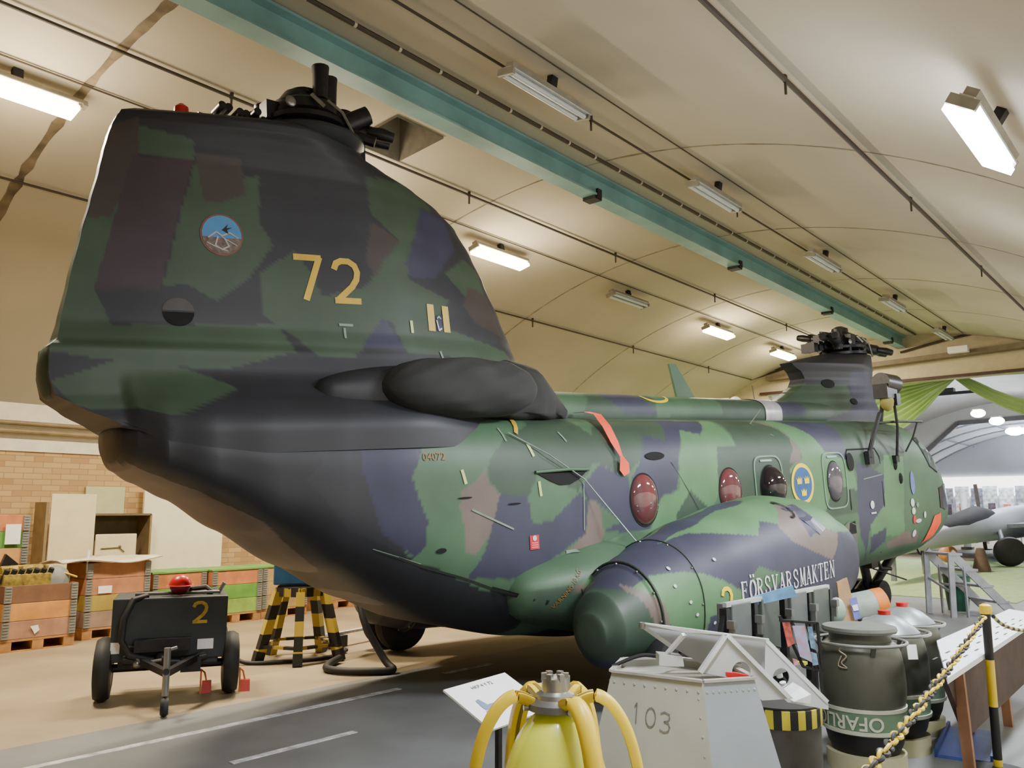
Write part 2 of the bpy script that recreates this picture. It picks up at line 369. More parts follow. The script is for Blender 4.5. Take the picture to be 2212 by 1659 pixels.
for x in (43,46,49,52,55,58): rb.tube([(x,8+12.2*sin(a),-6.7+12.9*cos(a)) for a in [R(-35+4.5*k) for k in range(22)]],.05,6)
for yv in (12.2,9.5): rb.tube([(40.4,yv,-6.75+math.sqrt(169-(yv-8)**2)),(60,yv,-6.75+math.sqrt(169-(yv-8)**2))],.04,6)
struct('trim_14',rb,mat('rib_grey',rgb(140,148,158),.7))
for i,(x,y,z) in enumerate(((36,7.08,5.26),(36,6.47,4.92),(36,5.9,4.5),(36,5.4,4.5))):
    f=thing('hall_light',('first','second','third','fourth')[i]+' bright cool lamp under the roof of the next hall, counted from the left','ceiling light',(x,y,z),0,'lamps of the next hall')
    obj('housing',MB().box((0,0,.16),(.6,.3,.06)),m_hous,f); obj('diffuser',MB().sphere((0,0,0),.22,14,(1,1.2+.3*(i>1),.75)),m_litc,f)
for x,y in ((36,5.7),(30,4.4),(28,9),(34,9.5)): arealight('far_lamp',(x,y,5.0),300,COOL,1.5,1.5)
for x,y in ((44,8),(50,8),(56,8)): arealight('far_lamp',(x,y,3.9),420,COOL,3,3); arealight('far_lamp',(x,y,3.8),260,COOL,3,3,rot=(PI,0,0))
for x,y in ((27,8),(33,7)): arealight('far_lamp',(x,y,3.2),160,COOL,2,2,rot=(PI,0,0))
tag(obj('hall_strip',MB().box((27.5,7.3,5.55),(.1,2.0,.12)).box((27.5,7.2,5.62),(.3,.3,.12)),m_blackmet),'dark fitting across the roof of the next hall, seen above the opening','ceiling light')
tag(obj('hall_strip',MB().box((29.5,6.9,5.3),(.1,2.4,.1)).box((29.5,6.6,5.4),(.3,.35,.14)),m_blackmet),'lower dark fitting across the roof of the next hall, above the round lamps','ceiling light')
# green floor carpet
m_car=mat('green_carpet',rgb(150,172,120),.95,var=.1)
tag(obj('floor_carpet',MB().box((23,8.2,.006),(12.4,10.5,.012)),m_car),'pale green carpet laid on the floor under the far aircraft','carpet')
# ================================================================ HELICOPTER
HY_=R(49.); HP=R(4.)
_f=RT*sin(HY_)+FH*cos(HY_); _v=RT*cos(HY_)-FH*sin(HY_)
HU=_f*cos(HP)+UP*sin(HP); HW=UP*cos(HP)-_f*sin(HP)
HO=RT*-.06+FH*8.5
heli=thing('military_helicopter','large tandem rotor helicopter in green, brown and navy camouflage with yellow 72 on the tail','helicopter')
heli.matrix_world=Matrix(((HU.x,-_v.x,HW.x,HO.x),(HU.y,-_v.y,HW.y,HO.y),(HU.z,-_v.z,HW.z,HO.z),(0,0,0,1)))
def V(u,v,w): return Vector((u,-v,w))
def interp(tab,x):
    xs=[t[0] for t in tab]
    if x<=xs[0]: return tab[0][1:]
    if x>=xs[-1]: return tab[-1][1:]
    for a,b in zip(tab,tab[1:]):
        if a[0]<=x<=b[0]:
            f=(x-a[0])/(b[0]-a[0]); f=f*f*(3-2*f)*.35+f*.65
            return tuple(p+(q-p)*f for p,q in zip(a[1:],b[1:]))
def sup(n,wb,wm,wt,hw,nb,nt,cv=0.):
    m=n*3 if n>=100 else n; a=np.arange(m)*2*PI/m; c,s=np.cos(a),np.sin(a)
    e=np.where(s>=0,nt,nb); h=np.where(s>=0,wt-wm,wm-wb)
    x=hw*np.copysign(np.abs(c)**(2/e),c); z=wm+h*np.copysign(np.abs(s)**(2/e),s)
    if n>=100:
        X=np.append(x,x[0]); Z=np.append(z,z[0]); L=np.concatenate([[0],np.cumsum(np.hypot(np.diff(X),np.diff(Z)))])
        t=np.arange(n)*L[-1]/n; x=np.interp(t,L,X); z=np.interp(t,L,Z)
    return [(cv+float(p),float(q)) for p,q in zip(x,z)]
# fuselage stations: u, wb, wm, wt, hw, nb, nt
FT=[(-3.64,2.32,2.4,2.42,.10,2,2),(-3.62,2.19,2.36,2.46,.30,2.2,2.2),(-3.56,2.12,2.32,2.5,.44,2.5,2.4),(-3.4,2.03,2.24,2.52,.58,2.8,2.4),(-3.1,1.88,2.15,2.54,.70,3.2,2.4),(-2.7,1.61,2.05,2.54,.82,3.6,2.6),
    (-2.2,1.27,1.95,2.58,.92,3.4,2.8),(-1.63,.93,1.85,2.56,1.01,3.6,3.2),(-1.1,.68,1.75,2.53,1.06,3.8,3.5),(-.4,.48,1.6,2.50,1.1,4,3.8),(.3,.36,1.5,2.49,1.1,4.2,3.8),(5.5,.36,1.5,2.46,1.1,4.2,3.8),
    (7.0,.36,1.5,2.45,1.1,4,3.6),(7.6,.38,1.4,2.42,1.08,3.6,3.2),(8.05,.42,1.3,2.28,1.02,3.2,2.8),(8.4,.48,1.2,2.05,.94,3,2.7),(8.75,.55,1.1,1.78,.83,2.8,2.6),(9.05,.64,1.05,1.48,.67,2.6,2.4),(9.23,.76,1.0,1.24,.44,2.4,2.2),(9.31,.95,1.0,1.05,.10,2,2)]
def loft_u(tab,du,n,cvf=None):
    u=tab[0][0]; us=[]
    while u<tab[-1][0]: us.append(u); u+=du
    us+= [t[0] for t in tab]; us=sorted(set(round(x,4) for x in us))
    rings=[]
    for u in us:
        p=interp(tab,u); cv=p[6] if len(p)>6 else 0.
        rings.append([V(u,x,z) for x,z in sup(n,*p[:6],cv=cv)])
    return rings
FINE=.022
fus=MB().loft(loft_u(FT,FINE,260))
m_camo=bpy.data.materials.new('camouflage_paint'); m_camo.use_nodes=True
def camo_nodes(m):
    nt=m.node_tree;N=nt.nodes;L=nt.links;b=N['Principled BSDF']; b.inputs['Roughness'].default_value=.5; b.inputs['Specular IOR Level'].default_value=.4
    at=N.new('ShaderNodeAttribute'); at.attribute_name='camo'
    tc=N.new('ShaderNodeTexCoord'); no=N.new('ShaderNodeTexNoise'); no.inputs['Scale'].default_value=2.2; no.inputs['Detail'].default_value=9; L.new(tc.outputs['Object'],no.inputs['Vector'])
    mr=N.new('ShaderNodeMapRange'); mr.inputs[1].default_value=.3; mr.inputs[2].default_value=.7; mr.inputs[3].default_value=.82; mr.inputs[4].default_value=1.12; L.new(no.outputs['Fac'],mr.inputs[0])
    mu=N.new('ShaderNodeMix'); mu.data_type='RGBA'; mu.blend_type='MULTIPLY'; mu.inputs[0].default_value=1.
    L.new(at.outputs['Color'],mu.inputs[6]); L.new(mr.outputs[0],mu.inputs[7]); L.new(mu.outputs[2],b.inputs['Base Color'])
    bp=N.new('ShaderNodeBump'); bp.inputs['Strength'].default_value=.12; bp.inputs['Distance'].default_value=.01; n2=N.new('ShaderNodeTexNoise'); n2.inputs['Scale'].default_value=1.6; L.new(tc.outputs['Object'],n2.inputs['Vector']); L.new(n2.outputs['Fac'],bp.inputs['Height']); L.new(bp.outputs[0],b.inputs['Normal'])
camo_nodes(m_camo)
CC={'l':rgb(84,122,84),'d':rgb(56,74,60),'b':rgb(106,94,88),'n':rgb(57,59,77),'k':rgb(36,37,42),'g':rgb(70,98,74),'p':rgb(58,46,54),'G':rgb(57,74,58),'B':rgb(62,54,52),'N':rgb(50,50,72),'K':rgb(42,43,49)}  # capital keys: darker copies for tail and pylons, shade put into the colour
def pip(poly,x,y):
    ins=np.zeros(len(x),bool); n=len(poly)
    for i in range(n):
        x1,y1=poly[i];x2,y2=poly[(i+1)%n]
        if y1==y2: continue
        c=((y1>y)!=(y2>y))&(x<(x2-x1)*(y-y1)/(y2-y1)+x1); ins^=c
    return ins
def paint(o,polys,base='d',alt={}):
    me=o.data; n=len(me.vertices); co_=np.empty(n*3,'f'); me.vertices.foreach_get('co',co_); co_=co_.reshape(-1,3)
    c=np.tile(np.array(CC[base]),(n,1)).astype('f')
    x,y=co_[:,0],co_[:,2]
    for k,p in polys:
        m=pip(p,x,y); c[m]=CC[alt.get(k,k)]
    a=me.color_attributes.new('camo','FLOAT_COLOR','POINT'); a.data.foreach_set('color',c.ravel())
CAMO_F=[];CAMO_P=[];CAMO_S=[];CAMO_FP=[];CAMO_SP=[]
CAMO_F=[('N',[(-2.34,3.36),(-2.18,3.28),(-2.01,3.20),(-1.83,3.11),(-1.65,3.02),(-1.47,2.93),(-1.27,2.83),(-1.28,2.65),(-0.99,2.50),(-1.24,2.27),(-1.50,2.34),(-1.61,2.12),(-1.69,1.97),(-1.67,1.88),(-1.57,1.63),(-1.58,1.45),(-1.67,1.34),(-1.95,1.56),(-2.00,1.72),(-2.04,1.88),(-2.09,2.04),(-2.09,2.21),(-2.06,2.39),(-2.21,2.54),(-2.23,2.70),(-2.26,2.87),(-2.29,3.03),(-2.32,3.19)]),
('k',[(-4.24,2.44),(-4.13,2.44),(-4.02,2.44),(-3.90,2.44),(-3.78,2.44),(-3.41,2.50),(-3.29,2.50),(-3.17,2.49),(-3.03,2.49),(-2.89,2.49),(-2.74,2.48),(-2.59,2.48),(-2.45,2.48),(-2.46,2.29),(-2.39,2.11),(-2.51,2.01),(-2.62,1.92),(-2.73,1.83),(-2.79,1.73),(-2.87,1.75),(-2.91,1.76),(-2.92,1.76),(-3.51,1.82),(-3.63,1.84),(-3.76,1.85),(-3.88,1.87),(-4.00,1.88),(-4.06,2.02),(-4.12,2.16),(-4.18,2.30)]),
('b',[(-3.59,2.18),(-3.47,2.10),(-3.33,2.03),(-3.19,1.96),(-3.04,1.88),(-2.91,1.80),(-2.78,1.72),(-2.62,1.63),(-2.48,1.54),(-2.33,1.46),(-2.15,1.39),(-1.97,1.33),(-1.80,1.26),(-1.60,1.19),(-1.39,1.11),(-1.19,1.03),(-0.96,0.93),(-0.72,0.83),(-0.47,0.72),(-0.47,0.45),(-0.72,0.53),(-0.95,0.60),(-1.17,0.67),(-1.39,0.73),(-1.59,0.80),(-1.79,0.86),(-1.98,0.92),(-2.16,0.97),(-2.34,1.03),(-2.51,1.08),(-2.67,1.13),(-2.83,1.18),(-2.95,1.27),(-3.07,1.36),(-3.19,1.45),(-3.30,1.54),(-3.41,1.62),(-3.52,1.70),(-3.63,1.79),(-3.73,1.86),(-3.77,2.01)]),
('k',[(-2.79,1.73),(-2.67,1.71),(-2.53,1.69),(-2.39,1.67),(-2.25,1.58),(-2.09,1.49),(-1.95,1.40),(-1.80,1.31),(-1.63,1.22),(-1.43,1.14),(-1.23,1.07),(-1.00,0.98),(-0.76,0.90),(-0.51,0.81),(-0.53,0.50),(-0.78,0.55),(-1.03,0.60),(-1.27,0.65),(-1.49,0.70),(-1.71,0.74),(-1.87,0.86),(-2.03,0.97),(-1.55,0.90),(-1.86,1.06),(-2.04,1.18),(-2.31,1.35),(-2.47,1.48),(-2.63,1.61)]),
('g',[(-1.29,2.47),(-1.00,2.55),(-0.68,2.64),(-0.42,2.63),(-0.14,2.63),(0.15,2.62),(0.46,2.61),(0.27,2.48),(0.23,2.41),(-0.19,2.32),(-0.49,2.24),(-0.75,2.17),(-0.95,2.08),(-1.02,2.02),(-1.25,1.88),(-1.26,1.70),(-1.22,1.45),(-1.25,1.34),(-1.46,1.24),(-1.73,1.31),(-1.67,1.34),(-1.58,1.45),(-1.57,1.63),(-1.67,1.88),(-1.69,1.97),(-1.61,2.12),(-1.50,2.34),(-1.24,2.27)]),
('d',[(-0.95,2.08),(-0.69,2.28),(-0.35,2.38),(-0.22,2.48),(0.27,2.50),(0.39,2.28),(0.34,2.06),(0.22,1.95),(0.02,1.75),(-0.31,1.53),(-0.53,1.52),(-0.57,1.74),(-0.85,1.79),(-0.97,1.91)]),
('g',[(-0.42,1.97),(-0.05,1.80),(0.06,1.75),(-0.29,1.53),(-0.53,1.51),(-0.57,1.74)]),
('b',[(-1.00,2.02),(-0.97,1.89),(-0.86,1.79),(-0.92,1.63),(-1.01,1.43),(-1.13,1.31),(-1.22,1.34),(-1.22,1.50),(-1.27,1.70),(-1.24,1.85),(-1.11,1.90)]),
('n',[(-0.86,1.79),(-0.57,1.75),(-0.53,1.51),(-0.29,1.53),(0.06,1.75),(0.16,1.65),(0.11,1.38),(-0.10,1.29),(-0.41,1.16),(-0.68,1.07),(-0.94,1.10),(-1.20,1.13),(-1.04,1.33),(-0.92,1.63)]),
('b',[(0.18,1.67),(0.31,1.64),(0.35,1.34),(0.19,1.15),(-0.04,1.04),(-0.39,1.13),(-0.06,1.28),(0.11,1.38)]),
('n',[(0.08,1.81),(0.38,1.99),(0.75,1.85),(0.77,1.47),(0.62,1.43),(0.26,1.67),(0.16,1.67)]),
('g',[(-0.54,1.06),(-0.24,1.12),(-0.03,1.03),(-0.06,0.83),(-0.03,0.61),(-0.37,0.46),(-0.59,0.49),(-0.54,0.68),(-0.66,0.92)]),
('g',[(0.31,1.64),(0.59,1.42),(0.68,1.27),(0.36,1.22),(0.19,1.15),(0.35,1.34)]),
('l',[(1.81,2.32),(2.55,2.44),(2.63,2.43),(2.65,2.12),(2.23,2.02),(2.21,1.68),(2.06,1.45),(2.62,1.17),(2.16,1.13),(1.74,1.09),(1.39,1.18),(1.06,1.26),(1.03,1.36),(1.23,1.64),(1.52,1.69),(1.57,2.00)]),
('d',[(1.70,1.68),(2.06,1.42),(2.14,1.21),(1.44,1.27),(1.44,1.45)]),
('n',[(1.66,2.44),(2.03,2.43),(2.42,2.42),(2.11,2.26),(1.81,2.32),(1.57,2.03),(1.47,1.69),(1.20,1.64),(1.00,1.34),(0.60,1.35),(0.32,1.37),(0.73,1.49),(0.80,1.85),(0.99,2.04),(1.14,2.27),(1.31,2.27)]),
('d',[(0.66,2.46),(0.97,2.45),(1.31,2.44),(1.66,2.44),(1.45,2.20),(1.14,2.27),(0.99,2.04),(0.71,1.87),(0.40,1.99),(0.28,2.02),(0.31,2.22)]),
('b',[(1.12,2.48),(1.59,2.47),(2.10,2.45),(2.42,2.42),(2.01,2.44),(1.68,2.46)]),
('d',[(2.28,2.11),(2.65,2.12),(2.72,2.43),(3.16,2.43),(3.62,2.43),(3.89,2.15),(3.73,1.87),(3.61,1.64),(3.31,1.48),(2.59,1.45),(2.20,1.65),(2.21,1.88)]),
('l',[(3.66,2.47),(4.06,2.45),(4.39,2.23),(4.54,2.00),(5.14,1.86),(5.31,1.45),(5.18,1.24),(4.35,1.22),(3.76,1.45),(3.65,1.83),(3.97,1.94),(3.99,2.05)]),
('b',[(3.45,2.46),(3.66,2.46),(3.98,2.03),(3.92,1.90),(3.67,1.89),(3.82,2.08),(3.86,2.26)]),
('d',[(4.66,1.59),(5.31,1.48),(5.20,1.11),(4.35,1.22)]),
('n',[(4.06,2.43),(5.12,2.41),(5.48,2.36),(5.33,2.15),(5.14,1.86),(4.55,2.02),(4.39,2.23)]),
('d',[(5.17,2.41),(5.76,2.41),(6.39,2.41),(7.08,2.41),(6.76,1.90),(6.16,1.89),(5.42,1.55),(5.09,1.94)]),
('g',[(4.67,1.19),(5.30,1.19),(5.30,0.85),(5.70,0.47),(4.90,0.56),(4.69,0.89)]),
('n',[(5.31,1.85),(6.08,1.65),(6.00,1.26),(5.50,0.92),(5.50,0.60),(5.67,0.48),(5.70,0.47),(5.26,0.88),(5.22,1.23),(5.26,1.54)]),
('l',[(6.12,1.91),(6.71,1.90),(6.66,1.58),(6.64,1.27),(6.58,0.78),(5.59,0.85),(5.54,1.00),(6.00,1.26),(6.04,1.59)]),
('n',[(5.55,0.85),(6.01,0.94),(6.00,0.75),(5.63,0.61)]),
('g',[(6.79,1.94),(7.30,1.69),(7.91,1.14),(7.88,0.81),(7.20,0.58),(6.62,0.71),(6.55,1.02),(6.60,1.33),(6.67,1.63)]),
('b',[(6.56,0.83),(7.05,0.78),(7.11,0.64),(6.19,0.62),(6.06,0.72)])]
CAMO_P=[('g',[(-3.98,3.55),(-3.83,3.82),(-3.79,3.96),(-3.73,4.12),(-3.62,4.24),(-3.48,4.00),(-3.57,3.81),(-3.66,3.62),(-3.74,3.43),(-3.65,3.18),(-3.52,3.18),(-3.38,3.19),(-3.24,3.20),(-3.09,3.20),(-2.94,3.21),(-2.79,3.22),(-2.64,3.22),(-2.47,3.23),(-2.36,3.00),(-2.56,2.95),(-2.76,2.89),(-2.94,2.84),(-3.09,2.85),(-3.24,2.87),(-3.39,2.88),(-3.53,2.90),(-3.67,2.91),(-3.81,2.92),(-3.94,2.94),(-4.05,2.96),(-4.11,3.10),(-4.09,3.29)]),
('b',[(-3.72,4.66),(-3.43,4.81),(-3.44,4.50),(-3.50,4.33),(-3.57,4.15),(-3.63,3.99),(-3.78,3.97),(-3.75,4.13),(-3.82,4.16),(-3.79,4.33),(-3.75,4.49)]),
('g',[(-3.44,4.73),(-3.25,4.70),(-3.06,4.67),(-3.05,4.51),(-3.25,4.51),(-3.44,4.50)]),
('p',[(-3.48,4.49),(-3.28,4.50),(-3.06,4.51),(-3.10,4.33),(-3.15,4.15),(-3.19,3.97),(-3.24,3.80),(-3.28,3.62),(-3.32,3.45),(-3.47,3.45),(-3.61,3.44),(-3.75,3.43),(-3.71,3.60),(-3.66,3.78),(-3.62,3.95),(-3.57,4.13),(-3.53,4.31)]),
('g',[(-3.05,4.50),(-2.85,4.37),(-2.57,4.45),(-2.57,4.26),(-2.58,4.06),(-2.48,3.88),(-2.67,3.60),(-2.92,3.39),(-3.14,3.52),(-3.30,3.48),(-3.26,3.64),(-3.22,3.81),(-3.18,3.98),(-3.14,4.15),(-3.09,4.32)]),
('b',[(-3.05,4.57),(-2.89,4.57),(-2.71,4.58),(-2.68,4.28),(-2.89,4.18),(-2.99,4.20),(-3.02,4.39)]),
('g',[(-2.60,3.64),(-2.45,3.75),(-2.30,3.86),(-2.19,3.67),(-2.09,3.48),(-1.91,3.54),(-1.72,3.59),(-1.52,3.86),(-1.46,3.53),(-1.52,3.32),(-1.76,3.07),(-1.90,2.96),(-2.18,2.97),(-2.34,3.12),(-2.58,3.30),(-2.59,3.47)]),
('b',[(-1.63,4.18),(-1.36,4.05),(-1.35,3.75),(-1.59,3.60),(-1.70,3.84)]),
('g',[(-1.65,4.59),(-1.19,4.63),(-0.87,4.47),(-1.21,4.07),(-1.30,3.71),(-1.08,3.63),(-0.84,3.56),(-1.04,3.32),(-0.77,3.26),(-0.46,3.20),(-0.09,3.14),(0.06,3.02),(-0.35,3.00),(-0.66,3.01),(-0.92,3.02),(-1.16,3.03),(-1.38,3.04),(-1.48,3.28),(-1.72,3.51),(-1.52,3.86),(-1.36,4.05),(-1.63,4.26)]),
('g',[(-0.85,3.82),(-0.53,4.02),(-0.30,3.93),(-0.26,3.72),(-0.22,3.51),(-0.52,3.55),(-0.69,3.69)]),
('n',[(-1.05,4.44),(-0.71,4.37),(-0.66,4.09),(-0.98,3.76),(-1.25,3.72),(-1.31,3.84),(-1.18,4.08)]),
('b',[(-0.54,3.74),(-0.22,3.70),(-0.14,3.50),(-0.07,3.29),(-0.49,3.37),(-0.66,3.53)]),
('n',[(-1.79,3.07),(-1.57,3.35),(-1.40,3.07),(-1.60,3.07)]),
('g',[(-4.05,2.75),(-3.96,2.78),(-3.81,2.84),(-3.66,2.90),(-3.50,2.97),(-3.37,2.92),(-3.24,2.86),(-3.10,2.81),(-2.97,2.75),(-2.86,2.69),(-3.04,2.61),(-3.20,2.54),(-3.35,2.48),(-3.55,2.55),(-3.69,2.56),(-3.85,2.56),(-3.93,2.59)])]
CAMO_S=[('l',[(0.37,1.28),(0.69,1.35),(1.04,1.42),(1.45,1.49),(1.99,1.55),(2.21,1.64),(2.80,1.67),(2.89,1.52),(2.10,1.47),(1.86,1.33),(1.64,1.38),(1.45,1.26),(1.14,1.30),(0.88,1.33),(0.73,1.34)]),
('l',[(2.80,1.67),(3.25,1.58),(3.82,1.35),(3.99,1.10),(2.82,1.17),(2.56,1.24),(2.51,1.34),(2.43,1.46),(2.41,1.50)]),
('b',[(2.15,1.50),(2.33,1.47),(2.22,1.32),(2.24,1.18),(2.58,1.23),(2.82,1.17),(2.70,1.03),(2.55,0.92),(2.19,1.05),(1.91,1.16),(1.82,1.31)]),
('g',[(1.11,0.93),(1.26,1.01),(1.41,0.95),(1.66,0.90),(1.48,0.79),(1.13,0.81)]),
('l',[(-0.25,1.00),(-0.06,1.07),(0.27,1.07),(0.50,1.03),(0.71,0.95),(0.98,0.81),(0.98,0.72),(0.49,0.67),(0.44,0.43),(0.04,0.50),(-0.06,0.82),(-0.15,0.94)]),
('b',[(-0.31,1.03),(-0.25,1.00),(-0.15,0.94),(-0.05,0.85),(-0.02,0.67),(0.11,0.46),(-0.15,0.51),(-0.25,0.70),(-0.26,0.87),(-0.31,0.96)]),
('d',[(-0.67,0.48),(-0.66,0.64),(-0.64,0.81),(-0.63,0.98),(-0.39,1.00),(-0.33,0.99),(-0.26,0.94),(-0.21,0.82),(-0.17,0.64),(-0.16,0.43),(-0.43,0.48),(-0.54,0.47)])]
CAMO_FP=[('k',[(-4.40,5.25),(-4.40,5.25),(-4.40,5.25)]),
('g',[(4.86,3.15),(5.91,3.01),(6.32,3.01),(6.76,3.01),(6.74,2.65),(6.13,2.51),(5.62,2.52),(5.15,2.53),(4.89,2.55),(4.24,2.81)]),
('n',[(6.87,3.23),(7.75,3.26),(7.67,2.89),(7.49,2.51),(6.54,2.51),(6.79,2.87)])]
CAMO_SP=[('g',[(0.52,2.76),(0.91,2.78),(1.06,2.76),(0.90,2.53),(0.37,2.52)]),
('n',[(1.21,2.80),(1.82,2.82),(2.11,2.53),(1.56,2.53)]),
('g',[(2.15,2.82),(2.55,2.83),(2.97,2.84),(3.42,2.86),(3.37,2.51),(2.93,2.51),(2.51,2.51),(2.11,2.50)]),
('n',[(4.58,2.82),(5.41,2.84),(5.36,2.51),(4.53,2.51)])]
CAMO_F=[('K',[(-3.9,2.7),(-3.9,1.2),(-1.5,.4),(-1.75,1.4),(-1.55,2.0),(-1.75,2.7)]),('k',[(-3.8,2.6),(-3.8,1.4),(-1.2,.3),(1.,.3),(1.,.62),(-1.,1.0),(-2.2,1.6),(-3.,2.6)])]+CAMO_F  # aft hull and belly shade painted in as near-black patches beneath the pattern
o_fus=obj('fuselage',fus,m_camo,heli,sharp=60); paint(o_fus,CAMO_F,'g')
# aft pylon: sections by w: w, te, le, half thickness, te half thickness
PT=[(2.2,-3.3,.0,.93,.5),(2.36,-3.5,.0,.88,.42),(2.46,-3.68,.1,.80,.36),(2.56,-3.88,.20,.72,.28),(2.66,-4.03,.26,.66,.21),(2.8,-4.06,.30,.61,.19),(3.0,-4.05,.30,.56,.17),(3.06,-3.99,.28,.55,.12),(3.2,-3.96,.22,.52,.07),(3.5,-3.90,.08,.50,.05),(3.86,-3.82,-.10,.47,.045),(4.1,-3.76,-.24,.45,.04),(4.35,-3.70,-.42,.43,.04),(4.5,-3.67,-.62,.42,.04),(4.62,-3.64,-.88,.43,.04),(4.72,-3.61,-1.2,.45,.04),(4.79,-3.58,-1.42,.47,.04),(4.86,-3.54,-1.52,.48,.03),(4.90,-3.44,-1.55,.45,.015)]
def pylon_rings(tab,dw,n,blend=False):
    ws=[];w=tab[0][0]
    while w<tab[-1][0]: ws.append(w); w+=dw
    ws=sorted(set([round(x,4) for x in ws]+[t[0] for t in tab])); rings=[]
    for w in ws:
        te,le,th,tt=interp(tab,w); ch=le-te; r=[]
        for k in range(n+1):
            a=PI*k/n; s=(1-cos(a))/2
            t=th*(1-(1-min(1,s/.36))**2)**.5 if s<.36 else th+(tt-th)*((s-.36)/.64)**1.3
            u=le-s*ch
            if blend:
                bb=max(0,min(1,(2.85-w)/.5)); bb=bb*bb*(3-2*bb); uu_=max(0,min(1,(-.6-u)/1.)); uu_=uu_*uu_*(3-2*uu_)
                hf=interp(FT,u)[3]*.985; t=t+(hf-t)*bb*uu_ if hf>t else t
            r.append((u,t))
        ring=[V(u,t,w) for u,t in r]+[V(u,-t,w) for u,t in reversed(r[1:])]
        rings.append(ring)
    return rings
pyl=MB().loft(pylon_rings(PT,.02,230,True))
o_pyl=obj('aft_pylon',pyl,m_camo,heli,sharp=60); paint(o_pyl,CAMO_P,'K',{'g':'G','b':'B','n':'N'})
o=obj('rotor_fairing',MB().lathe([(.40,4.80),(.49,4.86),(.53,4.905),(.53,4.93),(.46,4.945),(.1,4.96)],V(-2.02,0,0),48),m_camo,heli); paint(o,[],'k')
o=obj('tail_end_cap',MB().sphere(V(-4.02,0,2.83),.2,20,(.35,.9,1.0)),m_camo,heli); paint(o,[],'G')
# engine nacelles + covers
for s in (1,-1):
    rings=[]
    for i in range(41):
        t=i/40; u=-2.3+2.3*t; k=math.sqrt(max(1e-4,sin(PI*min(1,t*1.0))**.9)); 
        rings.append([V(u,x*s,z) for x,z in sup(48,2.6-.2*k,2.66,2.70+.22*k,.28*k,2.3,2.3,cv=.60)])
    o=obj('engine_nacelle',MB().loft(rings),m_camo,heli); paint(o,[],'k')
m_cover=mat('olive_canvas_cover',rgb(46,47,47),.9,var=.12,scale=2.5,bump=.35)
for s in (1,):
    rings=[]
    for i in range(61):
        t=i/60; u=-1.82+1.56*t; k=max(.02,(1-abs(2*t-1)**2.6))**.5; k2=k*(1+.03*sin(t*17))
        ring=[]
        for j,(x,z) in enumerate(sup(64,2.70-.26*k2,2.68,2.70+.26*k2,.30*k+.03,2.4,2.2,cv=.86)):
            d=.010*sin(j*.4+t*13)+.006*sin(j*.9-t*20); ring.append(V(u,(x+d*k)*s,z+d*.6*k))
        rings.append(ring)
    obj('engine_intake_cover',MB().loft(rings),m_cover,heli,sharp=180)
rings=[]
for i in range(33):
    t=i/32; u=-.55+1.02*t; tp=3.08 if u<.1 else 3.08-.34*((u-.1)/.37)**1.2
    rings.append([V(u+.012*sin(k*1.3),x*(1+.012*sin(k*.7+t*9)),z+.012*sin(k*.9+t*14)) for k,(x,z) in enumerate(sup(48,2.42,2.5,tp,.88-.46*max(0,(u+.1)/.87)**1.1,2.4,2.3))])
obj('intake_cover_flap',MB().loft(rings),m_cover,heli,sharp=180)
obj('cover_strap',MB().tube([V(.25,.15,3.02),V(.42,.12,2.93),V(.62,.05,2.86),V(.72,.05,2.87)],.016,6),mat('pale_strap',rgb(150,142,125),.7),heli)
# spine
rings=[]; u=.25
while u<=6.2: 
    rings.append([V(u,x,z) for x,z in sup(60,2.35,2.55,2.80-.008*u,.40,3,2.6)]); u+=.04
o_sp=obj('dorsal_spine',MB().loft(rings),m_camo,heli); paint(o_sp,CAMO_SP,'d')
# front pylon: w, te, le, th, tt
FP=[(2.35,4.6,8.15,.55,.12),(2.6,4.95,8.05,.5,.12),(2.75,5.3,7.98,.45,.12),(2.9,5.65,7.95,.42,.12),(3.0,5.85,7.93,.41,.12),(3.1,5.93,7.93,.41,.12),(3.2,5.86,7.93,.42,.12),(3.28,5.7,7.95,.44,.10),(3.33,5.64,7.95,.44,.1),(3.40,6.0,7.93,.42,.1),(3.50,6.6,7.9,.38,.1),(3.55,7.0,7.8,.25,.08)]
fpm=MB().loft(pylon_rings(FP,.03,90))
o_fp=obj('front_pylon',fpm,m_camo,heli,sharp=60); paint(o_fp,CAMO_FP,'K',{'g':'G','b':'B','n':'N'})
# sponsons: u, wb, wm, wt, hw, nb, nt, cv
ST=[(-.60,.64,.66,.68,.03,2,2,1.76),(-.57,.50,.66,.82,.16,2,2,1.74),(-.45,.38,.68,.98,.29,2,2,1.72),(-.15,.29,.72,1.13,.40,2,2,1.68),(-.13,.27,.73,1.16,.43,2,2,1.67),(.15,.25,.77,1.23,.47,2.2,2.1,1.63),(.5,.23,.80,1.32,.54,2.4,2.1,1.58),(1.0,.22,.84,1.43,.61,2.6,2.1,1.53),(1.8,.22,.88,1.54,.68,2.7,2.1,1.47),(2.4,.23,.90,1.58,.70,2.7,2.2,1.44),(2.9,.26,.90,1.52,.69,2.6,2.3,1.42),(3.3,.34,.88,1.34,.63,2.4,2.3,1.40),(3.52,.45,.86,1.16,.52,2.2,2.2,1.38),(3.66,.62,.84,1.0,.34,2,2,1.36),(3.71,.80,.84,.88,.08,2,2,1.34)]
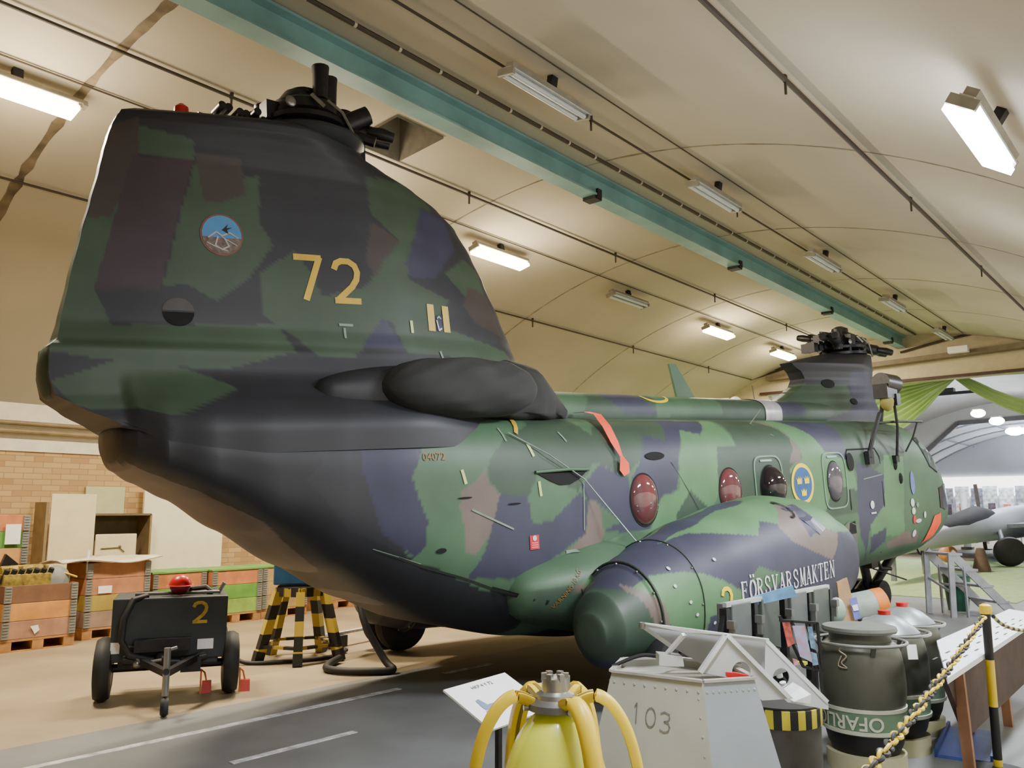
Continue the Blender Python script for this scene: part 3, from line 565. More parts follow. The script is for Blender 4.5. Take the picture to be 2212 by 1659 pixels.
for s in (1,-1):
    tab=[t for t in ST]; us=[];u=tab[0][0]
    while u<tab[-1][0]: us.append(u); u+=.02
    us=sorted(set([round(x,4) for x in us]+[t[0] for t in tab])); rings=[]
    for u in us:
        p=interp(tab,u); rings.append([V(u,x*s,z) for x,z in sup(240,*p[:6],cv=p[6])])
    o=obj('sponson',MB().loft(rings),m_camo,heli,sharp=60); paint(o,CAMO_S,'n')
    if s==1: o_spn=o
    # flange ring near the rear cone
    fr=MB()
    for uu in (-.11,):
        p=interp(tab,uu); pts=[V(uu,x*s,z) for x,z in sup(48,p[0]-.012,p[1],p[2]+.012,p[3]+.012,p[4],p[5],cv=p[6])]
        fr.tube(pts,.011,6,closed=True)
    for uu in (.42,):
        p=interp(tab,uu); pts=[V(uu,x*s,z) for x,z in sup(48,p[0]-.004,p[1],p[2]+.004,p[3]+.004,p[4],p[5],cv=p[6])]
        fr.tube(pts,.006,6,closed=True)
    obj('flange_ring',fr,mat('dark_camo_edge',rgb(48,58,46),.5),o)
    rv=MB()
    for uu,step in ((-.13,10),(.40,11)):
        p=interp(tab,uu); ring=sup(120,p[0],p[1],p[2],p[3],p[4],p[5],cv=p[6])
        for k in range(0,120,step):
            x,z=ring[k]; rv.sphere(V(uu,x*s,z),.012,8)
    obj('rivets',rv,m_steel,o)
    # fairing joining sponson to hull
    rings=[]
    for i in range(50):
        t=i/49; u=-.8+4.4*t; k=sin(PI*t)**.4 if 0<t<1 else .02
        rings.append([V(u,x*s,z) for x,z in sup(60,.95-.55*k,.95,1.0+.42*k*(.75+.25*t),.55*k,2.2,2.,cv=.98)])
    o=obj('sponson_fairing',MB().loft(rings),m_camo,heli); paint(o,CAMO_S,'g')
    if s==1: o_fair=o
    # wheels
    for dv in (-.14,.14):
        w=obj('main_wheel',MB().lathe([(.10,-.09),(.24,-.1),(.31,-.07),(.33,0),(.31,.07),(.24,.1),(.10,.09)],V(0,s*1.96+dv,.33),32,Matrix.Rotation(R(90),3,'X')),m_black,heli)
        obj('hub_cap',MB().lathe([(.02,-.1),(.12,-.105),(.13,.105),(.02,.11)],V(0,s*1.96+dv,.33),20,Matrix.Rotation(R(90),3,'X')),m_blackmet,w)
    obj('main_gear_leg',MB().tube([V(0,s*1.96,.33),V(.15,s*1.75,.9)],.06,12).tube([V(0,s*1.82,.33),V(0,s*2.1,.33)],.04,10).tube([V(0,s*1.96,.36),V(.7,s*1.7,.75)],.035,10),m_blackmet,heli)
# nose gear
ng=MB().tube([V(7.35,0,.5),V(7.55,0,-.22)],.07,12).tube([V(7.55,-.24,-.22),V(7.55,.24,-.22)],.035,10).tube([V(8.5,.1,.45),V(7.6,.02,-.15)],.07,10).tube([V(7.5,-.05,.0),V(7.2,-.05,-.12),V(7.52,0,-.2)],.03,8)
obj('nose_gear_leg',ng,m_blackmet,heli)
for dv in (-.17,.17): obj('nose_wheel',MB().lathe([(.06,-.07),(.18,-.08),(.22,-.06),(.235,0),(.22,.06),(.18,.08),(.06,.07)],V(7.55,dv,-.245),28,Matrix.Rotation(R(90),3,'X')),m_black,heli)
obj('ventral_light',MB().tube([V(6.9,.45,.42),V(6.95,.5,.25),V(7.15,.55,.22)],.03,8).sphere(V(6.9,.45,.36),.07,12).box(V(6.65,.5,.36),(.2,.12,.14)).tube([V(6.5,.6,.3),V(7.3,.7,.05)],.012,6),m_blackmet,heli)
# rotor heads
def rotor(parent_u,base_w,arms,name):
    h=obj('rotor_head',MB().lathe([(.16,0),(.2,.06),(.16,.12),(.22,.16),(.30,.22),(.30,.30),(.2,.36),(.13,.40),(.13,.46),(.05,.5)],V(parent_u,0,base_w),28)
       .lathe([(.33,.10),(.36,.12),(.36,.16),(.33,.18)],V(parent_u,0,base_w),28),m_blackmet,heli)
    for (az,el,L,big) in arms:
        d=Vector((cos(az)*cos(el),sin(az)*cos(el),sin(el))); s=Vector((-sin(az),cos(az),0)); c=V(parent_u,0,base_w+.25)
        up=d.cross(s)*-1
        if up.z<0: up=-up
        b=MB(); b.tube([c+d*.18,c+d*.36,c+d*.40,c+d*.6,c+d*L],[.13,.11,.075,.085,.06],14)
        for q in (-1,1):
            b.tube([c+d*(L-.06)+s*q*.05,c+d*(L+.06)+s*q*.085,c+d*(L+.17)+s*q*.085],[.05,.062,.05],10)
        b.lathe([(.07,-.11),(.09,-.07),(.09,.07),(.07,.11)],c+d*.34,16,Matrix((s,d,up)).transposed() if False else None)
        b.tube([c+d*.34-up*.14,c+d*.34+up*.14],.075,12)
        b.box(c+d*.28+s*.16,(.14,.14,.16)); b.tube([c+d*.28+s*.16-Vector((0,0,.35)),c+d*.3+s*.17],.022,8)
        obj('blade_grip',b,m_blackmet,h)
    b=MB()
    for k in range(9):
        a=k*2*PI/9; b.tube([V(parent_u+.3*cos(a),.3*sin(a),base_w+.02),V(parent_u+.26*cos(a+.3),.26*sin(a+.3),base_w+.26)],.018,6)
    b.lathe([(.3,.0),(.38,.02),(.38,.06),(.3,.08)],V(parent_u,0,base_w),28)
    obj('swashplate',b,m_blackmet,h)
    obj('pitch_link',MB().tube([V(parent_u+.05,.33,base_w+.28),V(parent_u+.16,.38,base_w+.18),V(parent_u+.3,.36,base_w-.02)],.014,6).tube([V(parent_u-.1,.32,base_w+.3),V(parent_u,.36,base_w+.2)],.02,6).sphere(V(parent_u-.28,.3,base_w+.2),.05,10,(1,.4,1)),m_steel,h)
    return h
rotor(-2.0,4.95,[(R(-20),R(-12),.62,1),(R(150),R(-10),.62,1)],'aft')
# upright folded grip and cowl over the hub
o=obj('folded_blade_grip',MB().tube([V(-1.94,.1,5.15),V(-1.90,.12,5.35)],[.12,.10],12).tube([V(-1.94,.18,5.30),V(-1.93,.18,5.52),V(-1.93,.18,5.60)],[.065,.07,.078],12).tube([V(-1.80,.08,5.28),V(-1.79,.08,5.50),V(-1.79,.08,5.57)],[.065,.068,.075],12).box(V(-1.87,.13,5.38),(.12,.12,.14)),m_blackmet,heli)
o=obj('hub_cowl',MB().loft([[V(-2.02+x,y,z) for x,y in sup(24,-.2*k,0,.2*k,.26*k,2.4,2.4)] for z,k in ((4.95,1.3),(5.12,1.22),(5.26,.95),(5.38,.62),(5.42,.3))]),m_blackmet,heli)
obj('damper_cylinder',MB().tube([V(-1.7,.2,5.12),V(-1.52,.28,5.22)],[.09,.085],14).box(V(-1.6,.1,4.98),(.2,.16,.3)).tube([V(-1.75,.2,5.05),V(-1.5,.35,4.95)],.05,8),m_blackmet,heli)
ab=MB()
for i in range(6): ab.tube([V(-2.42-.075*i,.05*((i%2))-.08,5.02+.02*((i*5)%3)),V(-2.42-.075*i,.05*((i%2))+.08,5.03+.02*((i*5)%3))],.034+.014*((i*3)%3),10)
ab.tube([V(-2.3,0,4.96),V(-2.95,0,4.97)],.03,8).tube([V(-2.5,.05,4.95),V(-2.5,.05,5.09)],.03,8).box(V(-2.6,0,4.95),(.5,.16,.06))
obj('actuator_row',ab,m_blackmet,heli)
rotor(7.35,3.5,[(R(200),R(-2),1.15,1),(R(-35),R(-15),.66,1),(R(80),R(14),.6,1)],'front')
fb=MB()
for i in range(8): fb.box(V(6.55+.16*i,.1*((i*3)%3-1),3.62+.035*((i*5)%4)),(.12,.22,.14))
obj('actuator_row',fb,m_blackmet,heli)
# beacon, antennas, spine details
obj('beacon_light',MB().lathe([(.05,0),(.06,.02),(.055,.09),(.02,.12)],V(-3.08,0,4.91),16),m_red,heli)
ant=MB().prism([V(3.02,.01,2.76),V(3.40,.01,2.76),V(3.03,.01,3.20),V(2.90,.01,3.20)],(0,.03,0))
o=obj('blade_antenna',ant,m_camo,heli); paint(o,[],'g')
obj('spine_dome',MB().sphere(V(4.28,0,2.74),.085,16,(1,1,.9)).lathe([(.06,0),(.05,.03)],V(3.98,.05,2.75),14),m_paper,heli)
obj('whip_antenna',MB().tube([V(4.75,0,2.75),V(4.72,0,2.98)],.006,6),m_cable,heli)
rings=[[V(u,x,z) for x,z in sup(60,2.34,2.55,2.81-.008*u,.41,3,2.6)] for u in (4.35,4.75)]
obj('silver_patch',MB().loft(rings,cap=False),mat('silver_tape',rgb(190,190,192),.35,metal=.4),heli)
BVHS={}
def bvh(o):
    if o.name not in BVHS:
        me=o.data; BVHS[o.name]=BVHTree.FromPolygons([v.co.copy() for v in me.vertices],[tuple(p.vertices) for p in me.polygons])
    return BVHS[o.name]
def decal(name,mb,m,target,off=.006,u0=0,w0=0,rot=0.,sub=0,parent=None,sx=1.,d=1.):
    """mb in local 2D (x right=u, y up=w) projected onto target from starboard"""
    me=bpy.data.meshes.new(name); me.from_pydata([tuple(v) for v in mb.v],[],mb.f)
    bm=bmesh.new(); bm.from_mesh(me); bmesh.ops.remove_doubles(bm,verts=bm.verts,dist=1e-5); bmesh.ops.triangulate(bm,faces=bm.faces)
    for _ in range(sub): bmesh.ops.subdivide_edges(bm,edges=[e for e in bm.edges if e.calc_length()>.04],cuts=1,use_grid_fill=True)
    bmesh.ops.triangulate(bm,faces=bm.faces)
    tg=target if isinstance(target,(list,tuple)) else [target]; tr=[bvh(t) for t in tg]
    c,s=cos(rot),sin(rot)
    for v in bm.verts:
        x,y=v.co.x*sx,v.co.y; u=u0+x*c-y*s; w=w0+x*s+y*c; best=None
        for t in tr:
            h=t.ray_cast(Vector((u,-4*d,w)),Vector((0,d,0)))
            if h[0] is not None and (best is None or h[0].y*d<best[0].y*d): best=(h[0],h[1])
        if best: 
            nn=best[1]
            if nn.y*d>0: nn=-nn
            v.co=best[0]+nn*off
        else: v.co=Vector((u,-1.1*d,w))
    bm.to_mesh(me); bm.free(); me.materials.append(m)
    o=bpy.data.objects.new(name,me); COL.objects.link(o); o.parent=parent or heli
    return o
def poly2(pts): return MB().add([(x,y,0) for x,y in pts],[tuple(range(len(pts)))])
def disc2(rx,ry,n=40,cx=0,cy=0,a0=0,a1=2*PI):
    full=abs(a1-a0-2*PI)<1e-6
    return poly2([(cx+rx*cos(a0+(a1-a0)*i/(n if full else n-1)),cy+ry*sin(a0+(a1-a0)*i/(n if full else n-1))) for i in range(n)])
def ring2(rx,ry,t,n=40,sq=2.):
    b=MB();P=[];F=[]
    for i in range(n):
        a=2*PI*i/n; c,s=cos(a),sin(a); k=2/sq
        x=math.copysign(abs(c)**k,c); y=math.copysign(abs(s)**k,s); P+=[(rx*x,ry*y,0),((rx-t)*x,(ry-t)*y,0)]
    for i in range(n): j=(i+1)%n; F.append((2*i,2*j,2*j+1,2*i+1))
    return b.add(P,F)
m_dy=mat('marking_yellow',rgb(200,165,55),.5,var=.08); m_dw=mat('marking_white',rgb(205,205,205),.5,var=.08); m_db=mat('marking_blue',rgb(30,85,140),.5)
m_dbr=mat('marking_bright_yellow',rgb(235,205,30),.5,var=.05); m_dg=mat('marking_grey_green',rgb(110,140,120),.5)
def stroke(b,pts,t):
    for a,c in zip(pts,pts[1:]):
        a=Vector((a[0],a[1],0));c=Vector((c[0],c[1],0));d=(c-a).normalized();n=Vector((-d.y,d.x,0))*t/2; e=d*t*.18
        b.add([a-n-e,c-n+e,c+n+e,a+n-e],[(0,1,2,3)])
    return b
def dig(ch,w,h,t):
    b=MB(); S=lambda l:stroke(b,[(x*w,y*h) for x,y in l],t)
    if ch=='7': S([(0,.97),(.97,.97)]); S([(.94,.97),(.36,0)])
    elif ch=='2': S([(.03,.80),(.12,.93),(.32,.99),(.62,.99),(.86,.9),(.96,.74),(.9,.56),(.7,.38),(.08,.04)]); S([(.02,.045),(1,.045)])
    elif ch=='1': S([(.5,0),(.5,1)]);S([(.5,1),(.3,.8)])
    elif ch=='0': S([(.5+.45*cos(i*PI/8),.5+.48*sin(i*PI/8)) for i in range(17)])
    elif ch=='3': S([(.05,.9),(.4,1),(.85,.9),(.9,.7),(.7,.56),(.4,.52)]);S([(.4,.52),(.8,.46),(.95,.28),(.8,.06),(.4,0),(.05,.1)])
    return b
def shift(b,dx,dy):
    for v in b.v: v.x+=dx; v.y+=dy
    return b
PY=[o_pyl]
for ch,u,w,sl in (('7',-2.31,3.45,0),('2',-1.99,3.44,0)): decal('number_marking',dig(ch,.215,.36,.052),m_dy,PY,u0=u,w0=w,rot=.02)
# squadron disc
em=decal('unit_emblem',disc2(.158,.168),mat('emblem_rim',rgb(120,70,60),.5),PY,u0=-2.87,w0=3.925,off=.005,sub=1)
decal('emblem_sky',poly2([(.145*cos(a),.155*sin(a)) for a in [(-.15+3.44*i/24) for i in range(25)]]),mat('emblem_blue',rgb(70,130,180),.5,var=.05),PY,u0=-2.87,w0=3.925,off=.008,parent=em)
decal('emblem_ground',poly2([(.145*cos(a),.155*sin(a)) for a in [(3.29+2.84*i/24) for i in range(25)]]),mat('emblem_brown',rgb(110,95,88),.6,var=.3,scale=30),PY,u0=-2.87,w0=3.925,off=.008,parent=em)
eb_=MB(); stroke(eb_,[(-.10,-.03),(-.04,.02),(0,-.01),(.06,.02),(.12,-.02)],.012); stroke(eb_,[(-.03,-.02),(-.05,-.09),(0,-.12),(.05,-.09),(.02,-.03)],.012); stroke(eb_,[(0,-.02),(.11,-.08)],.008); stroke(eb_,[(-.11,-.07),(-.05,-.10),(.04,-.13)],.008)
decal('emblem_lines',eb_,mat('emblem_white',rgb(170,165,165),.5),PY,u0=-2.87,w0=3.925,off=.012,parent=em)
decal('emblem_bird',poly2([(0,.02),(.05,.075),(.035,.04),(.08,.05),(.04,.025),(.05,-.01),(.02,.015)]),m_black,PY,u0=-2.87,w0=3.94,off=.012,parent=em)
# yellow bars on pylon + logo between
for u in (-1.083,-.908): decal('yellow_bar',poly2([(-.038,-.12),(.038,-.12),(.038,.125),(-.038,.125)]),mat('bar_yellow',rgb(205,180,90),.5,var=.05),PY,u0=u,w0=3.37,sub=1)
decal('crest_marking',poly2([(-.03,-.11),(0,-.12),(.03,-.1),(.03,.02),(0,.04),(-.03,.02)]),mat('crest_blue',rgb(45,50,80),.4),PY,u0=-.995,w0=3.37)
decal('crest_marking',stroke(stroke(MB(),[(-.03,-.02),(-.01,-.11),(.02,-.09)],.014),[(-.02,.0),(0,.02),(.02,.0)],.01),m_dw,PY,u0=-.995,w0=3.37,off=.01)
m_tape=mat('pale_green_tape',rgb(190,205,130),.5,var=.05); m_gl=mat('grey_line_paint',rgb(120,140,125),.5)
TG=[o_fus,o_pyl,o_fair]
def tick(u,w,l,t,m,rot=0,tg=TG,name='tape_strip'): return decal(name,poly2([(-t/2,-l/2),(t/2,-l/2),(t/2,l/2),(-t/2,l/2)]),m,tg,u0=u,w0=w,rot=rot,off=.008,sub=1)
tick(-1.304,3.27,.11,.028,m_tape,.05); tick(-1.02,3.03,.07,.022,m_gl,.3); tick(-1.915,3.25,.022,.12,m_gl); tick(-1.93,3.18,.09,.02,m_gl)
tick(-1.22,1.95,.12,.028,m_tape,.25); tick(-.474,2.15,.12,.03,m_tape,.3); tick(-.43,1.81,.13,.03,m_tape,.1); tick(-.01,2.26,.10,.02,m_gl,.4); tick(-.72,2.29,.12,.02,m_gl,.1); tick(-.10,1.24,.03,.12,m_gl)
for u,w,l,r_ in ((3.33,2.38,.5,.9),(.1,1.62,.42,-.08)): tick(u,w,l,.012,m_gl,r_)
tick(-.95,1.585,.016,.46,m_gl,-.43)
# scoops and vents
m_void=mat('dark_opening',rgb(12,12,14),.9)
decal('air_scoop',poly2([(-.33,.03),(.33,.03),(.2,-.05),(.08,-.09),(-.05,-.09),(-.16,-.05)]),m_void,[o_fus],u0=-.14,w0=1.92,off=.01,sub=1)
obj('scoop_lip',MB().tube([V(-.47,1.10,1.955),V(-.1,1.125,1.965),V(.2,1.10,1.955)],.014,8),m_camo,heli); paint(heli.children[-1] if False else bpy.data.objects['scoop_lip'],[],'g')
decal('air_scoop',disc2(.15,.04,24),m_void,[o_fus],u0=1.19,w0=2.05,off=.01,sub=1)
decal('step_recess',disc2(.12,.025,20),m_void,[o_fair],u0=.25,w0=1.12,off=.012); decal('step_recess',disc2(.045,.02,20),m_void,[o_fus],u0=-1.45,w0=1.38,off=.01)
decal('side_lamp_recess',poly2([(.11*cos(a),.10*sin(a)) for a in [i*PI/12 for i in range(13)]]),mat('recess_shade',rgb(58,54,52),.5),PY,u0=-3.2,w0=3.30,off=.006)
decal('side_lamp_recess',poly2([(.11*cos(a),.11*sin(a)) for a in [PI+i*PI/12 for i in range(13)]]),m_void,PY,u0=-3.2,w0=3.29,off=.006)
for u,w in ((-.72,1.70),(-.18,1.17),(-1.22,1.78)): decal('vent_slot',disc2(.07,.008,16),m_void,[o_fus],u0=u,w0=w,off=.008)
# red sign, serial
rs=decal('red_sign',poly2([(-.05,-.06),(.05,-.06),(.05,.06),(-.05,.06)]),mat('sign_red',rgb(205,40,50),.5,var=.04),TG,u0=-.525,w0=1.36,off=.008)
decal('sign_symbol',disc2(.022,.024,16),m_dw,TG,u0=-.525,w0=1.395,off=.012,parent=rs)
for k in range(3): decal('sign_line',poly2([(-.035,-.005),(.035,-.005),(.035,.005),(-.035,.005)]),mat('sign_pink',rgb(230,120,130),.5),TG,u0=-.525,w0=1.355-.018*k,off=.012,parent=rs)
decal('serial_number',text_mb('04072',.085,stroke=.001),mat('serial_ochre',rgb(130,100,50),.6),[o_fus,o_pyl],u0=-1.48,w0=2.12,off=.008)
decal('stencil_text',text_mb('VARNING 10 KG',.055),mat('serial_ochre',rgb(130,100,50),.6),[o_fair],u0=-.36,w0=.96,off=.01,rot=.75)
# windows
def bubble(u,w,rx=.205,ry=.25,dep=.10,tint=None):
    b=MB();P=[];F=[];n=36;m=10
    for i in range(m+1):
        a=PI/2*i/m
        for k in range(n):
            t=2*PI*k/n; P.append(V(u+rx*cos(a)*cos(t),1.085+dep*sin(a),w+ry*cos(a)*sin(t)))
    for i in range(m):
        for k in range(n): F.append((i*n+k,i*n+(k+1)%n,(i+1)*n+(k+1)%n,(i+1)*n+k))
    b.add(P,F,True); return obj('bubble_window',b,tint or m_glass,heli)
m_glr=mat('red_lined_bubble_glass',rgb(92,40,42),.08,var=.5,scale=2.2,coat=.7,dark=rgb(60,58,66))
m_glg=mat('grey_bubble_glass',rgb(88,84,90),.1,var=.2,coat=.6)
for u,m in ((.95,m_glr),(2.40,m_glr),(3.2,m_glass),(4.68,m_glg)):
    o=bubble(u,1.63,rx=.2 if u<4 else .17,dep=.10 if u!=3.2 else .2,tint=m)
    decal('window_seal',ring2(.215 if u<4 else .185,.262,.014),m_void,[o_fus],u0=u,w0=1.63,off=.006,parent=o)
    decal('curtain_rod' if False else 'window_bar',stroke(stroke(MB(),[(-.16,-.05),(0,-.03),(.16,-.06)],.014),[(-.15,-.10),(0,-.08),(.15,-.11)],.008),m_gl,[o],u0=u,w0=1.63,off=.004,parent=o)
for u in (3.18,4.70): decal('window_frame',ring2(.30,.36,.022,48,5.),m_dg,[o_fus],u0=u,w0=1.64,off=.009,sub=1); decal('window_stencil',poly2([(-.12,-.012),(.12,-.012),(.12,.012),(-.12,.012)]),mat('stencil_pale',rgb(150,175,165),.5),[o_fus],u0=u-.02,w0=1.94,off=.009)
# roundel with three crowns
rd=decal('roundel',disc2(.255,.25),m_dbr,[o_fus],u0=3.90,w0=1.635,off=.008,sub=1)
decal('roundel_blue',disc2(.205,.20),m_db,[o_fus],u0=3.90,w0=1.635,off=.012,sub=1,parent=rd)
def crown(s): return poly2([(-.8*s,-.7*s),(.8*s,-.7*s),(1.*s,.6*s),(.5*s,.1*s),(.35*s,.8*s),(0,.2*s),(-.35*s,.8*s),(-.5*s,.1*s),(-1.*s,.6*s)])
for du,dw in ((-.085,.045),(.085,.045),(0,-.10)): decal('crown',crown(.062),m_dbr,[o_fus],u0=3.90+du,w0=1.635+dw,off=.016,parent=rd)
decal('spine_ring',stroke(MB(),[(.22*cos(PI+i*PI/12),.07*sin(PI+i*PI/12)) for i in range(13)],.028),m_dbr,[o_sp],u0=2.2,w0=2.745,off=.006)
# orange ribbon
rb_=MB(); pts=[(.72,.42,2.535),(.70,.62,2.53),(.66,.80,2.49),(.62,.95,2.36),(.62,1.04,2.20),(.65,1.09,2.06)]
P=[];F=[]
wd=[.03,.045,.055,.06,.055,.02]
for (u,v,w),d in zip(pts,wd): P+=[V(u-d,v+.02,w),V(u+d,v+.02,w)]
for i in range(len(pts)-1): F.append((2*i,2*i+1,2*i+3,2*i+2))
rb_.add(P,F,True).add([V(.63,1.115,2.06),V(.67,1.115,2.06),V(.74,1.12,1.99),V(.74,1.12,1.90),V(.66,1.12,1.87),V(.60,1.12,1.93)],[(0,1,2,3,4,5)])
o=obj('warning_ribbon',rb_,m_oranget,heli); o['label']='orange ribbon hanging over the side'
# wires, seams
m_wire=mat('bright_wire',rgb(150,170,160),.35,metal=.6)
obj('antenna_wire',MB().tube([V(-.67,.99,2.31),V(-.3,1.11,2.1),V(.10,1.13,1.87),V(.52,1.42,1.19)],.006,6),m_wire,heli)
def seamline(l,name='panel_seam',m=None,t=.012): decal(name,stroke(MB(),l,t),m or mat('seam_dark',rgb(30,34,32),.6),[o_fus,o_fair],off=.006,sub=1)
seamline([(-1.96,1.427),(-1.6,1.27),(-1.24,1.14),(-.95,1.02),(-.65,.9)],t=.018); seamline([(-.95,1.02),(-.55,.87)],'ramp_hinge',m_void,.035)
seamline([(1.43,1.98),(1.9,1.36)],t=.008); seamline([(-.25,.95),(-.2,.75),(-.28,.62)],t=.008)
seamline([(-2.0,1.445),(-1.62,1.295)],'ramp_edge',m_gl,.006)
decal('intake_strap',stroke(MB(),[(-.43,2.44),(-.47,2.40),(-.56,2.30)],.035),m_dy,[o_fus],off=.012,sub=1)
# sponson markings
SL={'F':[([(.18,0),(.18,1)],.16),([(.0,.97),(.8,.97)],.07),([(.18,.53),(.6,.53)],.07),([(0,.03),(.38,.03)],.06),([(.79,.97),(.79,.76)],.06),([(.6,.64),(.6,.42)],.05)],
'O':[([(.5+.42*cos(i*PI/8),.5+.48*sin(i*PI/8)) for i in range(-3,4)],.16),([(.5+.42*cos(i*PI/8),.5+.48*sin(i*PI/8)) for i in range(5,12)],.16),([(.5+.42*cos(i*PI/8),.5+.48*sin(i*PI/8)) for i in range(3,6)],.06),([(.5+.42*cos(i*PI/8),.5+.48*sin(i*PI/8)) for i in range(11,14)],.06)],
'R':[([(.18,0),(.18,1)],.16),([(0,.97),(.5,.97),(.72,.85),(.72,.65),(.5,.52),(.18,.52)],.1),([(.42,.52),(.85,.02)],.14),([(0,.03),(.36,.03)],.06),([(.75,.03),(1.0,.03)],.06)],
'S':[([(.78,.72),(.74,.92),(.45,1),(.2,.9),(.14,.72),(.3,.56),(.6,.44),(.8,.28),(.72,.08),(.45,0),(.18,.08),(.12,.3)],.11)],
'V':[([(.14,1),(.5,.02)],.15),([(.5,.02),(.82,1)],.07),([(0,.97),(.34,.97)],.06),([(.66,.97),(1.,.97)],.06)],
'A':[([(.5,1),(.86,0)],.15),([(.5,.95),(.14,0)],.07),([(.27,.34),(.7,.34)],.06),([(0,.03),(.32,.03)],.06),([(.68,.03),(1.04,.03)],.06)],
'M':[([(.16,0),(.2,1)],.07),([(.2,1),(.52,.1)],.15),([(.52,.1),(.88,1)],.06),([(.88,1),(.92,0)],.15),([(0,.03),(.32,.03)],.06),([(.74,.03),(1.1,.03)],.06)],
'K':[([(.18,0),(.18,1)],.16),([(.25,.45),(.78,1)],.07),([(.36,.56),(.84,.02)],.15),([(0,.03),(.36,.03)],.06),([(0,.97),(.36,.97)],.06),([(.64,.97),(.94,.97)],.06),([(.7,.03),(1.,.03)],.06)],
'T':[([(.5,0),(.5,1)],.16),([(.05,.97),(.95,.97)],.07),([(.06,.97),(.06,.75)],.06),([(.94,.97),(.94,.75)],.06),([(.3,.03),(.7,.03)],.06)],
'E':[([(.18,0),(.18,1)],.16),([(.0,.97),(.8,.97)],.07),([(.18,.53),(.6,.53)],.07),([(0,.03),(.84,.03)],.07),([(.79,.97),(.79,.76)],.06),([(.84,.03),(.84,.25)],.06),([(.6,.64),(.6,.42)],.05)],
'N':[([(.16,0),(.16,1)],.07),([(.14,1),(.84,.04)],.15),([(.86,0),(.86,1)],.07),([(0,.03),(.32,.03)],.06),([(.7,.97),(1.,.97)],.06),([(0,.97),(.2,.97)],.06)]}
m_let=mat('letter_grey',rgb(205,205,208),.5,var=.04)
lw=.118; h=.165
for i,ch in enumerate('FORSVARSMAKTEN'):
    b=MB()
    for l,t in SL[ch]: stroke(b,[(x*lw*.86,y*h) for x,y in l],t*h*.95)
    if i==1:
        for x in (.3,.66): b.add([(lw*x-.012,h*1.12,0),(lw*x+.012,h*1.12,0),(lw*x+.012,h*1.28,0),(lw*x-.012,h*1.28,0)],[(0,1,2,3)])
    decal('letter',b,m_let,[o_spn],u0=.93+i*lw,w0=.74+.0012*i,off=.008)
decal('number_marking',dig('2',.13,.25,.035),m_dbr,[o_spn],u0=.66,w0=.63,off=.008)
decal('access_panel',poly2([(-.22,.13),(.0,.13),(.24,-.1),(.06,-.15)]),mat('panel_navy',rgb(56,60,84),.3,coat=.4),[o_spn],u0=2.36,w0=1.33,off=.008,sub=1)
decal('filler_cap_ring',stroke(MB(),[(.07*cos(-2+i*.35),.07*sin(-2+i*.35)) for i in range(12)],.018),m_void,[o_spn],u0=2.16,w0=1.44,off=.012)
for u,w in ((.12,.97),(.25,.83),(.32,.72),(.7,1.12),(.16,1.1),(.0,.6),(.55,.62)): decal('fastener',disc2(.018,.014,10),m_dw,[o_spn],u0=u,w0=w,off=.01)
# crew door, nose details
seamline([(5.05,1.95),(5.12,2.02),(5.9,2.02),(5.98,1.9),(5.98,.6)],'door_gap',m_void,.02); seamline([(5.05,1.95),(5.05,.6)],'door_gap',m_void,.025); seamline([(5.45,1.62),(5.98,1.66)],'door_rail',m_gl,.012)
decal('door_hinge',disc2(.09,.12,16),m_void,[o_fus],u0=5.12,w0=1.86,off=.02); decal('door_latch',poly2([(-.09,-.08),(.09,-.08),(.06,.08),(-.09,.06)]),m_void,[o_fus],u0=5.05,w0=1.02,off=.012)
decal('door_emblem',disc2(.055,.055,20),m_dw,[o_fus],u0=5.62,w0=1.27,off=.01); decal('door_emblem',poly2([(-.07,-.012),(.07,-.012),(.07,.012),(-.07,.012)]),m_dw,[o_fus],u0=5.64,w0=1.16,off=.01)
decal('lower_door_panel',poly2([(-.26,-.42),(.26,-.42),(.26,.14),(.0,.2),(-.26,.1)]),mat('dull_olive_panel',rgb(96,98,86),.5,var=.15),[o_fus],u0=4.93,w0=.90,off=.012,sub=1)
for u,w,sx,sy,m in ((6.9,1.50,.07,.17,mat('sticker_blue',rgb(100,110,170),.5)),(6.84,1.22,.06,.06,m_dw),(7.0,1.18,.05,.04,m_dg),(6.86,1.10,.06,.05,m_dw),(6.88,.98,.05,.06,mat('sign_red',rgb(205,40,50),.5)),(7.02,.95,.10,.03,m_dw),(6.9,.78,.06,.05,m_dw),(7.25,1.02,.04,.05,m_dw)):
    decal('nose_sticker',disc2(sx,sy,12) if m is not m_dg else disc2(sx,sy,6),m,[o_fus],u0=u,w0=w,off=.01)
m_wind=mat('windshield_glass',rgb(70,82,88),.08,coat=.6,var=.2)
decal('windshield',poly2([(7.35,2.12),(7.75,2.16),(8.05,2.12),(8.5,1.66),(8.0,1.62),(7.62,1.72)]),m_wind,[o_fus],off=.01,sub=1)
seamline([(7.35,2.12),(7.75,2.16),(8.05,2.12),(8.5,1.66),(8.0,1.62),(7.62,1.72),(7.35,2.12)],'windshield_frame',m_void,.035)
decal('chin_window',poly2([(7.95,1.38),(8.5,1.42),(8.75,1.1),(8.3,1.02),(7.95,1.08)]),mat('brown_window',rgb(60,48,40),.15),[o_fus],off=.01,sub=1)
decal('nose_cover_patch',poly2([(7.6,.98),(7.95,1.0),(8.0,.85),(7.75,.68),(7.35,.6),(7.4,.72)]),mat('orange_cover',rgb(245,85,40),.6,var=.08),[o_fus],off=.014,sub=1)
decal('pylon_vent',disc2(.13,.07,14),m_void,[o_fp],u0=6.35,w0=3.02,off=.01); decal('pylon_vent',disc2(.08,.05,14),m_void,[o_fp],u0=6.75,w0=2.74,off=.01)
